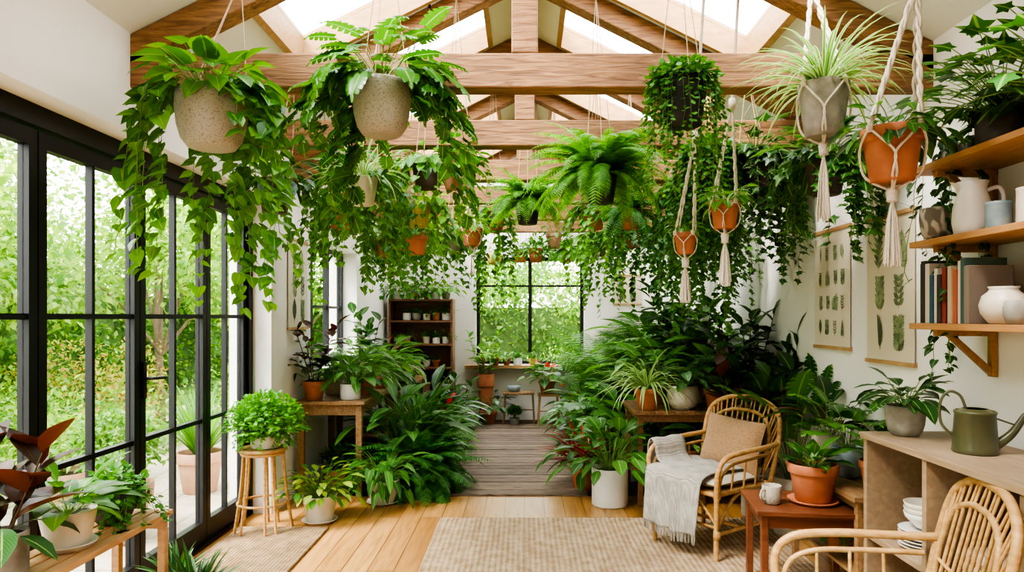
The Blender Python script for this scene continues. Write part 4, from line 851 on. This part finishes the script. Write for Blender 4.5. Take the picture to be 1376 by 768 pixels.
hp('hanging_boston_fern',-.75,7.4,2.15,'taper',.09,.16,TERRA,[f_fern(70,.4,.05,G_FERN,(.0,1.5),1.9)])
hp('hanging_pothos',-1.4,8.0,2.1,'taper',.1,.18,WHITEC,[f_trail(22,(.2,.6),T_HEART,.08,G_MON,.05,k=.14),f_bush(40,.3,(.3,1.4),T_OVAL,.13,G_POTH,1)])
hp('hanging_terracotta_planter',-.05,8.2,2.15,'terra',.09,.15,TERRA,[f_bush(24,.18,(.3,1.4),T_HEART,.08,G_POTH,1)])
hp('hanging_terracotta_planter',-.75,4.75,1.93,'terra',.075,.13,TERRA,[f_bush(24,.14,(.3,1.4),T_OVAL,.08,G_POTH,1)])
hp('hanging_terracotta_planter',-.9,5.68,2.05,'terra',.085,.15,TERRA,[f_bush(30,.18,(.3,1.4),T_OVAL,.1,G_MON,1),f_trail(14,(.2,.5),T_HEART,.07,G_POTH,.05)])
hp('hanging_terracotta_planter',.3,7.0,2.2,'terra',.085,.15,TERRA2,[f_bush(24,.18,(.3,1.4),T_OVAL,.09,G_MON,1)])
hp('hanging_terracotta_planter',-.35,7.9,2.1,'belly',.085,.13,YELC,[f_bush(24,.18,(.3,1.4),T_OVAL,.09,G_SMALL,1)])
hp('hanging_pothos',1.0,6.5,2.15,'taper',.1,.18,TERRA,[f_trail(34,(.3,1.0),T_HEART,.075,G_MON,.05,k=.13,pw=.9),f_bush(34,.28,(.3,1.4),T_OVAL,.13,G_MID,1)])
hp('hanging_grape_ivy',1.55,5.75,2.15,'taper',.1,.18,BROWNC,[f_trail(38,(.3,1.0),T_IVY,.08,G_MID,.05,k=.14),f_bush(40,.3,(.3,1.4),T_IVY,.11,G_DARK,1)])
hp('hanging_pothos',.8,7.4,2.15,'taper',.1,.18,TERRA,[f_trail(26,(.3,.9),T_HEART,.075,G_POTH,.05,k=.12),f_bush(30,.26,(.3,1.4),T_OVAL,.12,G_POTH,1)])
hp('hanging_pothos',1.45,7.2,2.15,'taper',.1,.18,TERRA,[f_trail(30,(.3,.8),T_HEART,.08,G_IVY,.05,k=.13),f_bush(34,.3,(.3,1.4),T_OVAL,.13,G_DARK,1)])
hp('hanging_boston_fern',.5,8.3,2.15,'taper',.09,.16,TERRA,[f_fern(60,.38,.05,G_FERN,(.0,1.5),1.9)])
gp('shelf_grape_ivy',1.86,2.66,2.146,'cyl',.09,.15,BROWNC,[f_trail(14,(.1,.35),T_IVY,.08,G_DARK,.04,k=.16,el0=1.1),f_bush(100,.38,(.35,1.5),T_IVY,.10,G_IVY,.8)])
gp('shelf_grape_ivy',1.86,2.36,2.146,'cyl',.09,.15,BROWNC,[f_bush(90,.36,(.35,1.5),T_IVY,.10,G_IVY,.8)])
gp('shelf_trailing_ivy',1.88,2.97,2.146,'cyl',.06,.10,GREYC,[f_trail(12,(.5,1.15),T_HEART,.055,G_DARK,.045,k=.05)])

# ================================================================== LIGHT + CAMERA
w=bpy.data.worlds.new('sky'); bpy.context.scene.world=w; w.use_nodes=True; nt=w.node_tree
bg=nt.nodes['Background']; tc=nd(nt,'ShaderNodeTexCoord'); sp=nd(nt,'ShaderNodeSeparateXYZ'); nt.links.new(tc.outputs['Generated'],sp.inputs[0])
cr=nd(nt,'ShaderNodeValToRGB'); cr.color_ramp.elements[0].position=0; cr.color_ramp.elements[0].color=(1,.98,.94,1); cr.color_ramp.elements[1].position=1; cr.color_ramp.elements[1].color=(.92,.96,1,1)
nt.links.new(sp.outputs[2],cr.inputs[0]); nt.links.new(cr.outputs[0],bg.inputs[0]); bg.inputs[1].default_value=5.2
sun=bpy.data.lights.new('sun','SUN'); sun.energy=7; sun.angle=.35; sun.color=(1,.94,.85); so=bpy.data.objects.new('sun',sun); bpy.context.scene.collection.objects.link(so); so.rotation_euler=(math.radians(20),math.radians(-32),0)
cam=bpy.data.cameras.new('camera'); co=bpy.data.objects.new('camera',cam); bpy.context.scene.collection.objects.link(co)
co.location=(0,0,1.5); co.rotation_euler=(pi/2,0,0); cam.lens=24; cam.sensor_width=36; cam.shift_x=-17/1376; cam.shift_y=41/1376; cam.clip_start=.05
sc=bpy.context.scene; sc.camera=co
sc.view_settings.view_transform='AgX'; sc.view_settings.look='AgX - High Contrast'; sc.view_settings.exposure=.78
